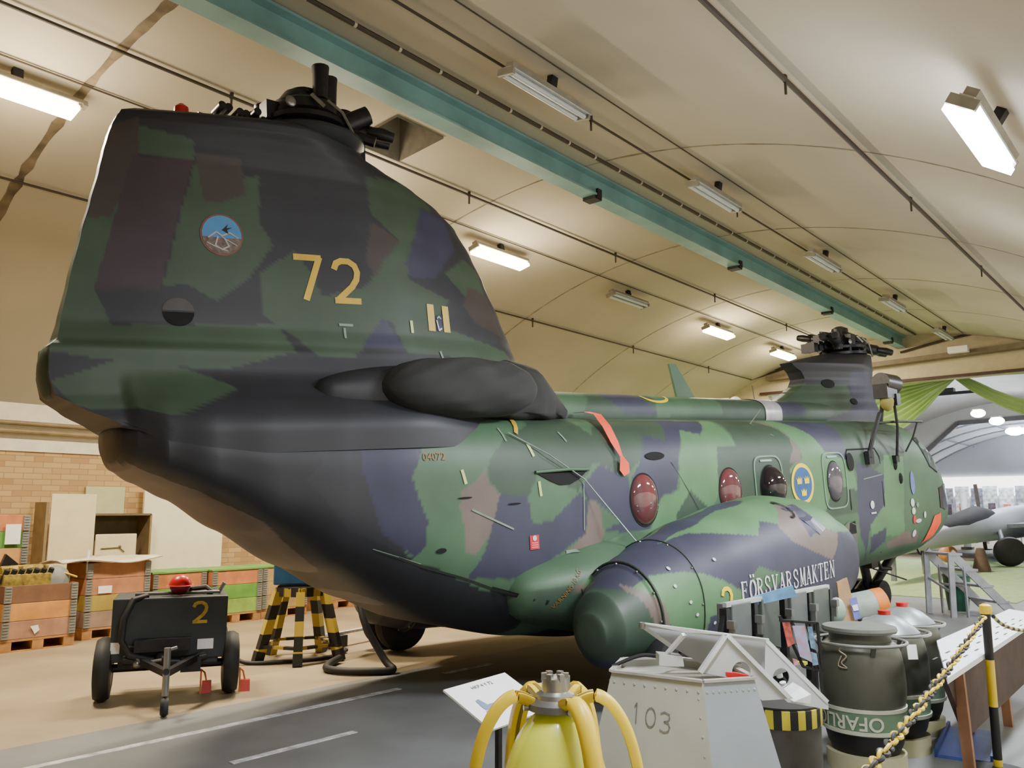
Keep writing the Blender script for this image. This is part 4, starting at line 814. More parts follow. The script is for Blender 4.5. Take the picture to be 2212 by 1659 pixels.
# rescue hoist on starboard side
hz=MB().tube([V(6.0,1.2,2.93),V(6.38,1.2,2.90)],[.13,.14],18).box(V(6.12,1.2,2.80),(.3,.2,.2)).box(V(6.25,1.22,2.68),(.12,.2,.16))
hh=obj('rescue_hoist',hz,m_blackmet,heli)
obj('hoist_arm',MB().tube([V(6.3,1.22,2.85),V(6.35,1.22,2.3),V(6.4,1.15,1.9)],.02,8).tube([V(6.0,1.1,2.37),V(6.45,1.2,2.38),V(6.95,1.3,2.37)],.018,8).tube([V(6.1,1.1,2.35),V(6.1,1.15,2.62)],.03,8).tube([V(6.85,1.28,2.36),V(6.85,1.2,2.15),V(6.8,1.1,1.95)],.013,8).box(V(6.42,1.12,1.86),(.1,.06,.1)),m_blackmet,heli)
obj('hoist_hose',MB().tube([V(6.0,1.15,2.5),V(5.75,1.15,2.2),V(5.62,1.14,1.98),V(5.6,1.14,1.9)],.03,8).box(V(5.62,1.13,1.9),(.14,.06,.18)),m_black,heli)
obj('hoist_canvas',MB().sphere(V(6.1,1.22,2.66),.11,12,(1,.8,1.3)),mat('yellowish_canvas',rgb(140,130,60),.8),heli)
for u,w in ((6.42,1.78),(6.55,1.58)): obj('side_bracket',MB().sphere(V(u,1.1,w),.05,10,(1,.6,1.6)),m_void,heli)
# tail / belly odds
obj('tie_down_ring',MB().tube([V(-.41,1.5,.62),V(-.41,1.5,.54)],.01,6).tube([V(-.41+.035*cos(a),1.5,.50+.035*sin(a)) for a in [i*PI/8 for i in range(16)]],.011,6,closed=True),m_dw,heli)
obj('belly_hook',MB().tube([V(8.0,.6,.42),V(8.05,.6,.36),V(8.12,.6,.33),V(8.16,.6,.38)],.014,6),m_black,heli)

# ================================================================ LEFT SIDE OBJECTS
def collar_box(name,label,x,y,w,dp,cols,pallet=True,lid=None,group='timber pallet collar boxes along the wall',z0=0.,posts=m_galv):
    t=thing(name,label,'crate',(x,y,z0),0,group); z=0.
    if pallet:
        pm=mat('pallet_wood',rgb(176,128,76),.8,var=.2,scale=7)
        obj('pallet',MB().box((w/2,dp/2,.125),(w,dp,.025)).box((.06,dp/2,.06),(.12,dp,.1)).box((w/2,dp/2,.06),(.12,dp,.1)).box((w-.06,dp/2,.06),(.12,dp,.1)).box((w/2,dp/2,.006),(w,dp,.012)),pm,t); z=.14
    th=.022
    for i,c in enumerate(cols):
        h=.195; cz=z+h/2
        obj('collar',MB().box((w/2,th/2,cz),(w-.02,th,h)).box((w/2,dp-th/2,cz),(w-.02,th,h)).box((th/2,dp/2,cz),(th,dp,h)).box((w-th/2,dp/2,cz),(th,dp,h)),mat('collar_%d_%d_%d'%c,rgb(*c),.75,var=.14,scale=5),t,bevel=.004)
        for xx in (.04,w-.04):
            hg=MB()
            hg.box((xx,-.008,cz),(.075,.014,h*.94))
            for k in range(6): hg.box((xx,-.018,z+h*(k+.5)/6),(.06,.008,.012))
            obj('corner_hinge',hg,posts,t)
        z+=h+.004
    if lid: obj('lid',MB().box((w/2,dp/2,z+.012),(w+.02,dp+.02,.022)),lid,t); z+=.024
    return t,z0+z
m_grl=mat('green_lid_paint',rgb(110,160,75),.6,var=.08)
t,z1=collar_box('pallet_box','timber pallet box with an orange middle board, filled with yellow and grey machine parts',3.62,10.63,.80,.60,[(172,128,105),(200,140,75),(120,85,62)])
obj('paper_label',MB().prism([(.30,-.012,.27),(.38,-.012,.28),(.40,-.012,.22),(.35,-.012,.18),(.33,-.012,.22)],(0,-.002,0)),m_paper,t)
t,z2=collar_box('pallet_box','timber pallet box with an olive middle board and a sagging white sheet on top',4.62,10.9,.82,.60,[(150,125,108),(158,140,62),(176,120,85),(170,118,84)])
obj('paper_label',MB().box((.24,-.01,.60),(.17,.004,.09)),m_paper,t)
collar_box('pallet_box','green lidded pallet box half hidden behind the dark cart',5.55,11.05,.78,.6,[(130,160,70),(104,150,62),(190,120,75)],lid=m_grl)
collar_box('pallet_box','green lidded pallet box with orange, green and lime boards right of the cart',6.36,10.95,.80,.6,[(140,172,78),(98,152,60),(196,122,78)],lid=m_grl)
collar_box('pallet_box','brown pallet box under a green lid, behind the yellow and black stand',7.2,11.0,.80,.6,[(168,140,92),(176,146,96),(180,148,98)],lid=m_grl)
collar_box('pallet_box','brown pallet box farthest along the wall, seen between the stand and the fuselage',8.3,11.2,.8,.6,[(150,112,88),(150,112,88)])
collar_box('pallet_box','tall stack of pallet collars at the left edge with papers pinned to its green board',3.22,11.3,.85,.7,[(170,115,70),(170,115,70),(150,105,70),(176,125,78),(205,150,90),(96,150,66),(186,118,78)],group=None)
tag(obj('pinned_sheet',MB().box((3.88,11.275,1.30),(.17,.004,.24)),m_paper),'white printed sheet pinned on the green board of the tall stack','paper')
tag(obj('pinned_sheet',MB().box((3.66,11.275,1.34),(.12,.004,.16)),m_paper),'white and red notice left of the printed sheet on the tall stack','paper')
# contents of box 1
random.seed(3)
mp_=thing('machine_part','yellow and black painted engine unit lying in the open pallet box','machine part',(3.9,10.9,z1-.02))
ym=MB(); bm_=MB()
for i in range(9): ym.box((-.22+.055*i+.01*random.random(),-.03,.10+.05*random.random()),(.035,.10,.16))
for i in range(7): bm_.tube([(-.25+.08*i,-.08,.04),(-.22+.08*i,-.14,.19)],.03,8)
obj('body',MB().box((0,0,.06),(.52,.3,.16)).tube([(-.25,0,.16),(.2,0,.17)],.07,12),mat('olive_yellow',rgb(150,130,50),.6,var=.35,scale=14),mp_,bevel=.01); obj('fins',ym,mat('olive_yellow',rgb(150,130,50),.6,var=.2),mp_); obj('bolts',bm_,m_black,mp_)
dk=thing('metal_disc','grey round metal flange standing at the front of the open pallet box','disc',(4.2,10.78,z1-.02))
rx=Matrix.Rotation(R(80),3,'X'); obj('face',MB().lathe([(.02,0),(.11,0),(.12,.012),(.02,.03)],(0,0,.08),24,rx),m_galv,dk); obj('rim',MB().lathe([(.10,0),(.15,.0),(.155,.03),(.10,.05)],(.03,.04,.06),24,rx),mat('dull_ring',rgb(120,118,110),.5),dk)
tag(obj('yellow_rod',MB().tube([(4.28,10.8,z1+.12),(4.45,10.75,z1+.05)],.012,8),m_yel),'thin yellow rod sticking out between the two front pallet boxes','rod')
hk=thing('lifting_bracket','black bracket leaning over the box edge beside the tall stack','bracket',(3.75,11.05,z1)); obj('plate',MB().prism([(-.2,0,-.1),(.08,0,-.1),(.14,0,.22),(.0,0,.34),(-.05,0,.2),(-.2,0,.3)],(0,.06,0)),m_blackmet,hk); obj('pipe',MB().tube([(-.2,-.05,.05),(.12,-.05,.02),(.2,-.08,-.12)],.03,10),mat('rusty_pipe',rgb(120,70,55),.6),hk)
lt=thing('white_handled_tool','short white handled tool poking up in front of the sheet on the second box','tool',(4.6,10.85,z2)); obj('grip',MB().tube([(0,0,.02),(.01,0,.16)],.018,10),m_paper,lt); obj('stem',MB().tube([(0,0,-.12),(0,0,.03)],.01,8),m_steel,lt)
# sheet on box 2
sb=MB(); P=[];F=[]
for i in range(13):
    for j in range(5): P.append((4.3+1.25*i/12, 10.82+.7*j/4, z2+.02+.03*sin(i*.6+j)+.02*(i/12)))
for i in range(12):
    for j in range(4): F.append((i*5+j,i*5+j+1,i*5+j+6,i*5+j+5))
o=obj('plastic_sheet',sb.add(P,F,True),mat('pale_sheet',rgb(225,215,190),.4)); sm=o.modifiers.new('t','SOLIDIFY'); sm.thickness=.02
tag(o,'sagging white plastic sheet lying over the olive boarded pallet box','sheet')
# cabinets on wall
m_cab=mat('cream_enamel',rgb(240,225,185),.45,var=.04); m_cabg=mat('pale_green_enamel',rgb(205,205,160),.5,var=.04); m_cabd=mat('cabinet_inside',rgb(115,100,70),.7)
cb=thing('wall_cabinet','cream steel cabinet with an open door, recess and latched flap against the brick wall','cabinet',(4.89,12.9,0))
obj('door',MB().box((.32,-.02,.92),(.63,.03,1.80)),m_cab,cb,bevel=.006)
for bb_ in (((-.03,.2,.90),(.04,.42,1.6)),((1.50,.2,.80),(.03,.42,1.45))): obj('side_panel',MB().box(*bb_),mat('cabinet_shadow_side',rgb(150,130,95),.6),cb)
obj('carcass',MB().box((1.07,.42,.76),(.86,.03,1.5)).box((1.07,.2,1.52),(.86,.42,.03)).box((1.07,.2,.03),(.86,.42,.05)),m_cabd,cb)
fl=obj('flap',MB().box((.98,.0,.62),(.62,.03,1.22)),m_cab,cb,bevel=.02); obj('latch',MB().tube([(.75,-.03,1.02),(1.02,-.03,1.03),(1.1,-.03,.96)],.008,6).sphere((1.03,-.03,1.04),.022,10),mat('latch_brown',rgb(130,115,80),.5),fl)
o=obj('wall_board',MB().box((5.86,13.36,1.74),(.60,.03,.42)),m_cabg); tag(o,'pale green panel mounted on the bricks above the open cabinet','panel')
o=obj('white_sheet_board',MB().box((7.1,13.2,1.0),(1.40,.06,2.0)),mat('white_panel_paint',rgb(255,248,215),.5,var=.03),bevel=.01); tag(o,'tall plain cream white panel standing against the brick wall','panel')
# trailer cart
ct=thing('towed_cart','dark grey two wheeled towed cart with yellow figure 2 and a drawbar','cart',(3.73,7.06,0),R(-28.7))
m_cart=mat('cart_dark_paint',rgb(44,50,54),.5,var=.12)
bd=obj('body',MB().box((0,.25,.59),(.92,.62,.52)).box((.05,.22,.31),(.7,.5,.06)),m_cart,ct,bevel=.012)
obj('panel_seam_frame',MB().box((-.12,-.07,.46),(.42,.03,.015)),mat('cart_edge',rgb(90,95,85),.4),bd)
db=dig('2',.11,.17,.028); me_=MB()
me_.add([(v.x+.18,-.068,v.y+.63) for v in db.v],db.f); obj('number_marking',me_,m_dy,bd)
obj('label_plate',MB().box((.29,-.066,.45),(.13,.006,.085)),m_paper,bd); obj('label_plate',MB().box((-.42,-.066,.45),(.07,.006,.09)),m_paper,bd)
for s in (-1,1):
    w=obj('wheel',MB().lathe([(.05,-.05),(.17,-.07),(.24,-.06),(.262,-.02),(.262,.02),(.24,.06),(.17,.07),(.05,.05)],(s*.51,.1,.262),36,Matrix.Rotation(R(90),3,'Y')),m_black,ct)
    obj('wheel_rim',MB().lathe([(.02,-.075),(.14,-.06),(.15,.06),(.02,.075)],(s*.51,.1,.262),24,Matrix.Rotation(R(90),3,'Y')),m_cart,w)
obj('axle',MB().tube([(-.52,.1,.262),(.52,.1,.262)],.035,12).box((0,.1,.3),(.8,.08,.06)),m_blackmet,ct)
obj('drawbar',MB().bar((-.28,0,.36),(0,-.62,.32),.05).bar((.28,0,.36),(0,-.62,.32),.05).tube([(0,-.45,.33),(0,-.62,.34),(0,-.8,.36)],.025,10),m_blackmet,ct)
jk=obj('jockey_leg',MB().tube([(0,-.66,.52),(0,-.66,.16)],.026,12).tube([(0,-.66,.5),(.07,-.66,.52)],.012,8),m_steel,ct)
obj('jockey_wheel',MB().lathe([(.02,-.025),(.06,-.03),(.075,-.01),(.075,.01),(.06,.03),(.02,.025)],(0,-.66,.076),20,Matrix.Rotation(R(90),3,'Y')),m_black,jk)
obj('gear_case',MB().box((-.05,-.1,.47),(.44,.14,.10)).tube([(-.35,-.12,.36),(.1,-.12,.32),(.3,-.1,.36)],.04,10).sphere((-.05,-.14,.36),.06,12).box((.18,-.1,.30),(.16,.14,.12)),m_blackmet,ct)
obj('fittings',MB().sphere((-.24,-.16,.33),.035,10).tube([(-.3,-.14,.42),(-.2,-.2,.34),(-.05,-.2,.36)],.012,6),m_steel,ct)
obj('supply_hose',MB().tube([(-.20,.0,.86),(-.30,-.09,.84),(-.36,-.14,.70),(-.37,-.15,.52),(-.30,-.16,.40),(-.12,-.16,.35)],.028,10),m_black,ct); obj('top_hose',MB().tube([(.12,.2,.89),(.28,.16,.91),(.33,.12,.87),(.30,.1,.84)],.022,8),m_black,ct)
obj('top_fittings',MB().tube([(-.3,.1,.87),(.4,.1,.87)],.014,8).tube([(.38,.12,.86),(.43,.1,.95)],.018,8),m_steel,ct)
rl=thing('red_dome_lamp','shiny red round lamp sitting on top of the dark cart','lamp',(3.83,7.12,.852),R(-28.7))
obj('dome',MB().sphere((0,0,.085),.095,24,(1,1,1.0),z0=0),m_red,rl); obj('base',MB().sphere((0,0,.085),.088,20,(1,1,.95)),mat('deep_red',rgb(130,15,40),.4),rl); obj('brim',MB().lathe([(.09,.08),(.115,.083),(.09,.09)],(0,0,0),28),m_red,rl)
for i,(a,b_) in enumerate(((4.13,6.98),(4.33,6.90))):
    ck=thing('wheel_chock','red wheel chock '+('behind' if i==0 else 'in front of')+' the right wheel of the dark cart','chock',(a-.02+.06*i,b_+(.10 if i==0 else -.02),0),R(60))
    obj('wedge',MB().prism([(-.07,-.04,0),(.07,-.04,0),(.04,-.04,.09),(-.02,-.04,.09)],(0,.08,0)),mat('chock_red',rgb(205,60,45),.5),ck); obj('rope',MB().tube([(0,0,.08),(.02,.02,.16),(-.05,.05,.2),(-.1,.05,.1),(-.12,.05,.01)],.008,6),mat('orange_cord',rgb(215,120,60),.7),ck)
# yellow black stand
m_stz=stripes('hazard_stripes_legs',rgb(190,165,60),rgb(30,30,30),'Z',3.4,.5); m_stx=stripes('hazard_stripes_ring',rgb(165,140,45),rgb(30,30,30),'A',1.6,.5)
st=thing('work_stand','five legged yellow and black striped work stand beside the tail','stand',(5.62,7.82,0),R(10))
ang=[R(a) for a in (158,222,286,14,86)]
for a in ang:
    l=obj('leg',MB().bar((.47*cos(a),.47*sin(a),.0),(.27*cos(a),.27*sin(a),.72),.09),m_stz,st); obj('foot',MB().bar((.475*cos(a),.475*sin(a),0),(.445*cos(a),.445*sin(a),.12),.096),m_black,l)
hx=lambda r,z:[(r*cos(a),r*sin(a),z) for a in ang]
ph=hx(.42,.17); b=MB()
for a,b2 in zip(ph,ph[1:]+ph[:1]): b.bar(a,b2,.06,.03)
obj('brace_ring',b,m_stx,st)
ph=hx(.275,.72); b=MB()
for a,b2 in zip(ph,ph[1:]+ph[:1]): b.bar(a,b2,.05,.09)
obj('top_ring',b,m_stx,st); obj('base_plate',MB().lathe([(.05,.755),(.26,.755),(.26,.775),(.05,.775)],n=24),m_black,st)
bx_=thing('blue_case','blue equipment case resting on top of the yellow and black stand','case',(5.56,7.86,.785),R(-40)); obj('case',MB().box((0,0,.12),(.44,.30,.22)),mat('blue_paint',rgb(38,90,135),.5),bx_,bevel=.015); obj('lid',MB().box((0,0,.235),(.42,.28,.02)),mat('dark_blue_paint',rgb(20,38,66),.5),bx_)
# hoses on floor
def smooth(pts,n=8):
    out=[];pts=[Vector(p) for p in pts]; P=[pts[0]]+pts+[pts[-1]]
    for i in range(1,len(P)-2):
        for k in range(n):
            t=k/n; a,b,c,d=P[i-1],P[i],P[i+1],P[i+2]
            out.append(.5*((2*b)+(c-a)*t+(2*a-5*b+4*c-d)*t*t+(3*b-a-3*c+d)*t**3))
    out.append(P[-2]); return out
hs=thing('ground_hose','thick black corrugated hose hanging from the belly and looping on the floor','hose')
obj('hose',MB().tube(smooth([(5.66,6.9,.72),(5.63,6.75,.45),(5.72,6.55,.12),(5.72,6.42,.04),(5.55,6.5,.04),(5.38,6.7,.04),(5.33,6.95,.04),(5.5,7.15,.04),(5.75,7.3,.05)]),.036,12),m_black,hs)
obj('coupling',MB().tube([(5.66,6.9,.62),(5.66,6.9,.74)],.045,12),m_steel,hs)
hs=thing('thin_hose','thinner black hose lying around the feet of the yellow and black stand','hose')
obj('hose',MB().tube(smooth([(5.0,8.3,.35),(4.98,8.15,.15),(5.02,7.95,.03),(5.3,7.7,.025),(5.8,7.55,.025),(6.2,7.75,.03)]),.022,10),m_black,hs)
ls=thing('stand_beam','thin white and dark beam lying behind the hose under the tail','beam',(6.9,8.2,.16),R(10)); obj('beam',MB().box((0,0,0),(1.5,.06,.03)),m_line,ls); obj('block',MB().box((-.6,0,-.08),(.2,.2,.13)).box((.6,0,-.08),(.2,.2,.13)),m_black,ls)
# ================================================================ FOREGROUND
def at(px,py,f,dz=0.):
    d=FW+RT*((px-1106)/1800.)-CU*((py-829.5)/1800.); k=f/d.dot(FH); return Vector((0,0,CH+dz))+d*k
# yellow buoy
by=thing('yellow_buoy','yellow egg shaped buoy with curved yellow arms and a steel head','buoy',(2.54,1.96,0),R(10))
obj('body',MB().sphere((0,0,.49),.205,40,(1,1,1.93)),mat('lime_yellow_paint',rgb(222,228,78),.35,var=.05,scale=3,coat=.3),by)
hd=obj('head_fitting',MB().lathe([(.03,.86),(.10,.875),(.105,.90),(.075,.915),(.07,.93),(.05,.94),(.048,.985),(.03,.99)],n=28),m_steel,by)
tb_=MB()
for k in range(6):
    a=k*PI/3; tb_.box((.04*cos(a),.04*sin(a),.99),(.02,.02,.025),Matrix.Rotation(a,3,'Z'))
obj('castle_nut',tb_.lathe([(.02,.94),(.036,.945),(.036,.985),(.02,.99)],(.045,.0,0),14),m_steel,hd)
m_arm=mat('arm_yellow',rgb(228,196,40),.4,var=.06)
for k in (-78,28,88,150,214):
    a=R(207.7+k); d=Vector((cos(a),sin(a),0)); s=Vector((-sin(a),cos(a),0))
    prof=[(.085,.905),(.14,.925),(.19,.905),(.235,.85),(.27,.77),(.295,.66),(.305,.52),(.30,.36),(.28,.2),(.25,.05)]
    prof=[(p.x,p.y) for p in smooth([(x,z,0) for x,z in prof],5)]
    b=MB(); out=[]
    ring=[]
    for i,(r,z) in enumerate(prof):
        j0=prof[max(i-1,0)]; j1=prof[min(i+1,len(prof)-1)]; t=Vector((j1[0]-j0[0],j1[1]-j0[1])).normalized(); n=Vector((t.y,-t.x))*-1
        if n.x<0: n=-n
        c=d*r+Vector((0,0,z)); nn=d*n.x+Vector((0,0,n.y)); w=.032; h=.015
        ring.append([c+s*w-nn*h,c+s*w+nn*h*.6,c+s*w*.25+nn*h*1.6,c-s*w*.25+nn*h*1.6,c-s*w+nn*h*.6,c-s*w-nn*h])
    b.loft(ring,sm=True); ar=obj('arm',b,m_arm,by,sharp=60)
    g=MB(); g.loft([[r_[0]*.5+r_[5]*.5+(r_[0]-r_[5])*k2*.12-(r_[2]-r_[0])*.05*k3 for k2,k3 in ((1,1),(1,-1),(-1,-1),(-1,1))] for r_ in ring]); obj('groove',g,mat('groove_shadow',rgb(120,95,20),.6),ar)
    obj('bolt',MB().tube([d*.075+Vector((0,0,.885)),d*.118+Vector((0,0,.885))],.013,10),m_steel,ar)
obj('foot_ring',MB().lathe([(.10,0),(.27,0),(.27,.05),(.2,.09),(.1,.1)],n=32),m_arm,by)
# placard
pa,pb_,pd=Vector((2.59,2.59,.85)),Vector((3.04,2.64,.85)),Vector((2.57,2.30,.74)); pc=pb_+pd-pa
n_=((pb_-pa).cross(pd-pa)).normalized(); n_=n_ if n_.z>0 else -n_
pl=thing('info_placard','white tilted information placard with a small helicopter picture on a thin post','sign',(0,0,0))
obj('board',MB().prism([pa,pb_,pc,pd],-n_*.008),mat('placard_white',rgb(248,248,250),.4,var=.01),pl)
ex=(pb_-pa).normalized(); ey=(pa-pd).normalized(); L_=(pb_-pa).length; H_=(pa-pd).length
def onb(mb,ox,oy,nm,m,z=.002): 
    return obj(nm,MB().add([pd+ex*(ox+v.x)+ey*(oy+v.y)+n_*z for v in mb.v],mb.f),m,pl)
onb(text_mb('HKP 4 Y 72',.032),L_*.5,H_*.86,'title_text',mat('print_black',rgb(60,60,70),.6))
onb(poly2([(-.10,-.02),(.09,-.012),(.10,.004),(.02,.012),(-.06,.012),(-.075,.06),(-.10,.055),(-.105,.0)]),L_*.42,H_*.42,'printed_picture',mat('print_blue',rgb(120,135,165),.6))
onb(poly2([(-.11,-.035),(.08,-.03),(.10,-.018),(-.11,-.024)]),L_*.42,H_*.42,'printed_picture',mat('print_blue',rgb(120,135,165),.6))
m4=(pa+pb_+pc+pd)/4; obj('post',MB().bar((m4.x,m4.y,0),(m4.x,m4.y,m4.z-.01),.022).box((m4.x,m4.y,.01),(.25,.25,.02)),m_blackmet,pl)
# faceted box 103
m_al=mat('pale_grey_paint',rgb(178,178,168),.5,var=.06,scale=3); m_alsh=mat('blue_grey_shaded',rgb(150,158,166),.5,var=.05,scale=3)  # second grey: same box paint with one facet's shade in the colour
T=[(3.63,2.44),(3.69,1.97),(3.92,1.82),(4.18,2.08),(4.16,2.42),(3.95,2.58)]
cx=sum(p[0] for p in T)/6; cy=sum(p[1] for p in T)/6
fb=thing('sheet_metal_box','pale grey faceted sheet metal box with hand written 103 in the foreground','box',(cx,cy,0))
Tl=[(x-cx,y-cy) for x,y in T]; k0=1.6; zt_=.80
faces=MB(); n7=len(Tl)
def lerpT(i,z): x,y=Tl[i%n7]; k=1+(k0-1)*(1-z/zt_); return Vector((x*k,y*k,z))
for i in range(n7):
    faces.add([lerpT(i,0),lerpT(i+1,0),lerpT(i+1,zt_),lerpT(i,zt_)],[(0,1,2,3)])
faces.add([lerpT(i,zt_-.045) for i in range(n7)],[tuple(range(n7))])
shell=obj('shell',faces,[m_al,m_alsh],fb)
for p in shell.data.polygons:
    nx=shell.matrix_world.to_3x3()@p.normal; c=p.center
    if abs(c.z-zt_/2)<.1: p.material_index=1 if (c-( (lerpT(1,.4)+lerpT(2,.4))/2)).length<.08 else 0
rim=MB()
for i in range(n7): rim.bar(lerpT(i,zt_),lerpT(i+1,zt_),.03,.012)
obj('rim',rim,mat('rim_grey',rgb(185,182,175),.45),fb)
rvt=MB()
for i in (0,1,5):
    a=lerpT(i,zt_-.05);b2=lerpT(i+1,zt_-.05)
    for k in range(9): rvt.sphere(a.lerp(b2,(k+.5)/9),.007,6)
for k in range(9): rvt.sphere(lerpT(1,zt_-.08-.08*k)*1.0+(lerpT(0,.4)-lerpT(1,.4)).normalized()*.03,.006,6)
o=obj('rivets',rvt,m_al,fb); o['kind']='stuff'
a=lerpT(0,.55);b2=lerpT(1,.55);ex_=(b2-a).normalized(); ez_=(lerpT(0,.7)-lerpT(0,.3)); mid=(lerpT(0,.58)+lerpT(1,.58))/2
nn=ex_.cross(Vector((0,0,1))); nn=nn if nn.dot(mid)>0 else -nn
ezn=(((lerpT(0,.7)+lerpT(1,.7))/2)-((lerpT(0,.3)+lerpT(1,.3))/2)).normalized()
tx=MB()
for i,ch in enumerate('103'):
    d_=dig(ch,.055,.09,.006); tx.add([mid+ex_*(-.115+.075*i+v.x)+ezn*(.0-.012*i+v.y)+nn*.004 for v in d_.v],d_.f)
obj('written_number',tx,mat('pencil_grey',rgb(120,118,112),.8),fb)
cb_=thing('black_cable','loose black cable lying on top of the faceted metal box','cable')
obj('cable',MB().tube(smooth([(3.72,2.5,.80),(3.85,2.4,.85),(4.0,2.3,.83),(4.1,2.28,.90),(4.2,2.25,.93),(4.25,2.15,.90),(4.2,2.08,.83),(4.12,2.05,.80)]),.010,8),m_black,cb_); obj('plug',MB().tube([(4.12,2.05,.80),(4.16,2.0,.80)],.02,8),m_steel,cb_)
tag(obj('red_lever',MB().prism([at(1568,1452,4.2),at(1570,1462,4.2),at(1590,1467,4.2),at(1625,1468,4.2),at(1628,1462,4.2),at(1592,1454,4.2)],FH*.03),mat('red_grip',rgb(205,35,40),.4)),'flat red handle resting on the edge of the faceted metal box','handle')
# truss frame
m_alu=mat('bright_aluminium_paint',rgb(205,208,210),.4,var=.06,scale=3)
fA,fB=4.22,4.5
tr=thing('aluminium_frame','white aluminium wing like frame with round holes lying on the metal box and striped drum','frame')
def plate(pts,f,name,m,th=.012,hole=None):
    P3=[at(x,y,f) for x,y in pts]
    if not hole: return obj(name,MB().prism(P3,FH*th),m,tr)
    hx_,hy,hr,hry=hole; n=24; H3=[(hx_+hr*cos(2*PI*i/n),hy+hry*sin(2*PI*i/n)) for i in range(n)]
    bm=bmesh.new(); vo=[bm.verts.new(p) for p in P3]; vi=[bm.verts.new(at(x,y,f)) for x,y in H3]
    eo=[bm.edges.new((vo[i],vo[(i+1)%len(vo)])) for i in range(len(vo))]; ei=[bm.edges.new((vi[i],vi[(i+1)%n])) for i in range(n)]
    bmesh.ops.triangle_fill(bm,edges=eo+ei,use_beauty=True); bmesh.ops.recalc_face_normals(bm,faces=bm.faces)
    me=bpy.data.meshes.new(name); bm.to_mesh(me); bm.free(); me.materials.append(m); o=bpy.data.objects.new(name,me); COL.objects.link(o); o.parent=tr
    s_=o.modifiers.new('s','SOLIDIFY'); s_.thickness=th; return o
plate([(1563,1374),(1574,1374),(1712,1508),(1645,1512),(1600,1470),(1516,1452)],fA,'front_plate',m_alu,hole=(1600,1450,20,22))
plate([(1652,1384),(1660,1386),(1787,1517),(1788,1532),(1700,1516),(1650,1470)],fB,'rear_plate',m_alu,hole=(1686,1463,18,21))
plate([(1385,1349),(1660,1384),(1700,1450),(1650,1470),(1560,1460),(1452,1398)],fB+.04,'web_plate',mat('frame_web_grey',rgb(172,174,176),.5,var=.06))
tp=MB(); tp.add([at(1382,1346,fB),at(1660,1382,fB),at(1572,1372,fA),at(1482,1366,fA)],[(0,1,2,3)]); tp.add([at(1568,1371,fA),at(1655,1382,fB),at(1788,1514,fB),at(1712,1506,fA)],[(0,1,2,3)]) if False else None
obj('top_plate',tp,mat('frame_top_edge',rgb(140,140,130),.5),tr)
st_=MB()
st_.bar(at(1478,1370,fA),at(1438,1416,fA+.1),.03,.015); st_.bar(at(1566,1373,fA-.01),at(1512,1452,fA-.01),.035,.02); st_.bar(at(1572,1373,fA-.02),at(1704,1506,fA-.02),.025,.02); st_.bar(at(1656,1384,fB-.01),at(1787,1516,fB-.01),.018,.02); st_.bar(at(1383,1348,fB),at(1660,1384,fB),.02,.02)
st_.bar(at(1387,1352,fB),at(1452,1398,fB),.012,.02)
obj('strut',st_,mat('strut_white',rgb(225,230,232),.35),tr)
obj('end_block',MB().prism([at(1424,1414,fA+.05),at(1474,1418,fA+.05),at(1478,1440,fA+.05),at(1424,1438,fA+.05)],FH*.1),m_alu,tr)
obj('hinge_tip',MB().tube([at(1387,1345,fB-.02),at(1387,1358,fB-.02)],.016,10),m_steel,tr)
obj('corner_bracket',MB().prism([at(1700,1506,fA),at(1730,1484,fA+.12),at(1752,1500,fA+.12),at(1752,1520,fA+.12),at(1715,1516,fA)],FH*.12),mat('strut_white',rgb(225,230,232),.35),tr)
obj('amber_lamp',MB().sphere(at(1550,1440,4.55),.028,14),mat('amber_glass',rgb(160,120,80),.2,coat=.5),tr)
# striped drum
dr=thing('striped_drum','dark drum with a black and yellow striped rim standing behind the metal box','drum',(4.66,2.02,0))
obj('shell',MB().lathe([(.20,0),(.215,.1),(.215,.44)],n=36),mat('drum_dark_olive',rgb(62,60,56),.6,var=.15),dr)
obj('striped_rim',MB().lathe([(.222,.44),(.225,.445),(.225,.535),(.2,.54)],n=60),stripes('hazard_rim',rgb(205,190,50),rgb(24,24,24),'A',2.6,.5),dr)
obj('lid',MB().lathe([(.02,.538),(.218,.538),(.218,.548),(.02,.55)],n=40),m_blk if 'm_blk' in globals() else m_black,dr)
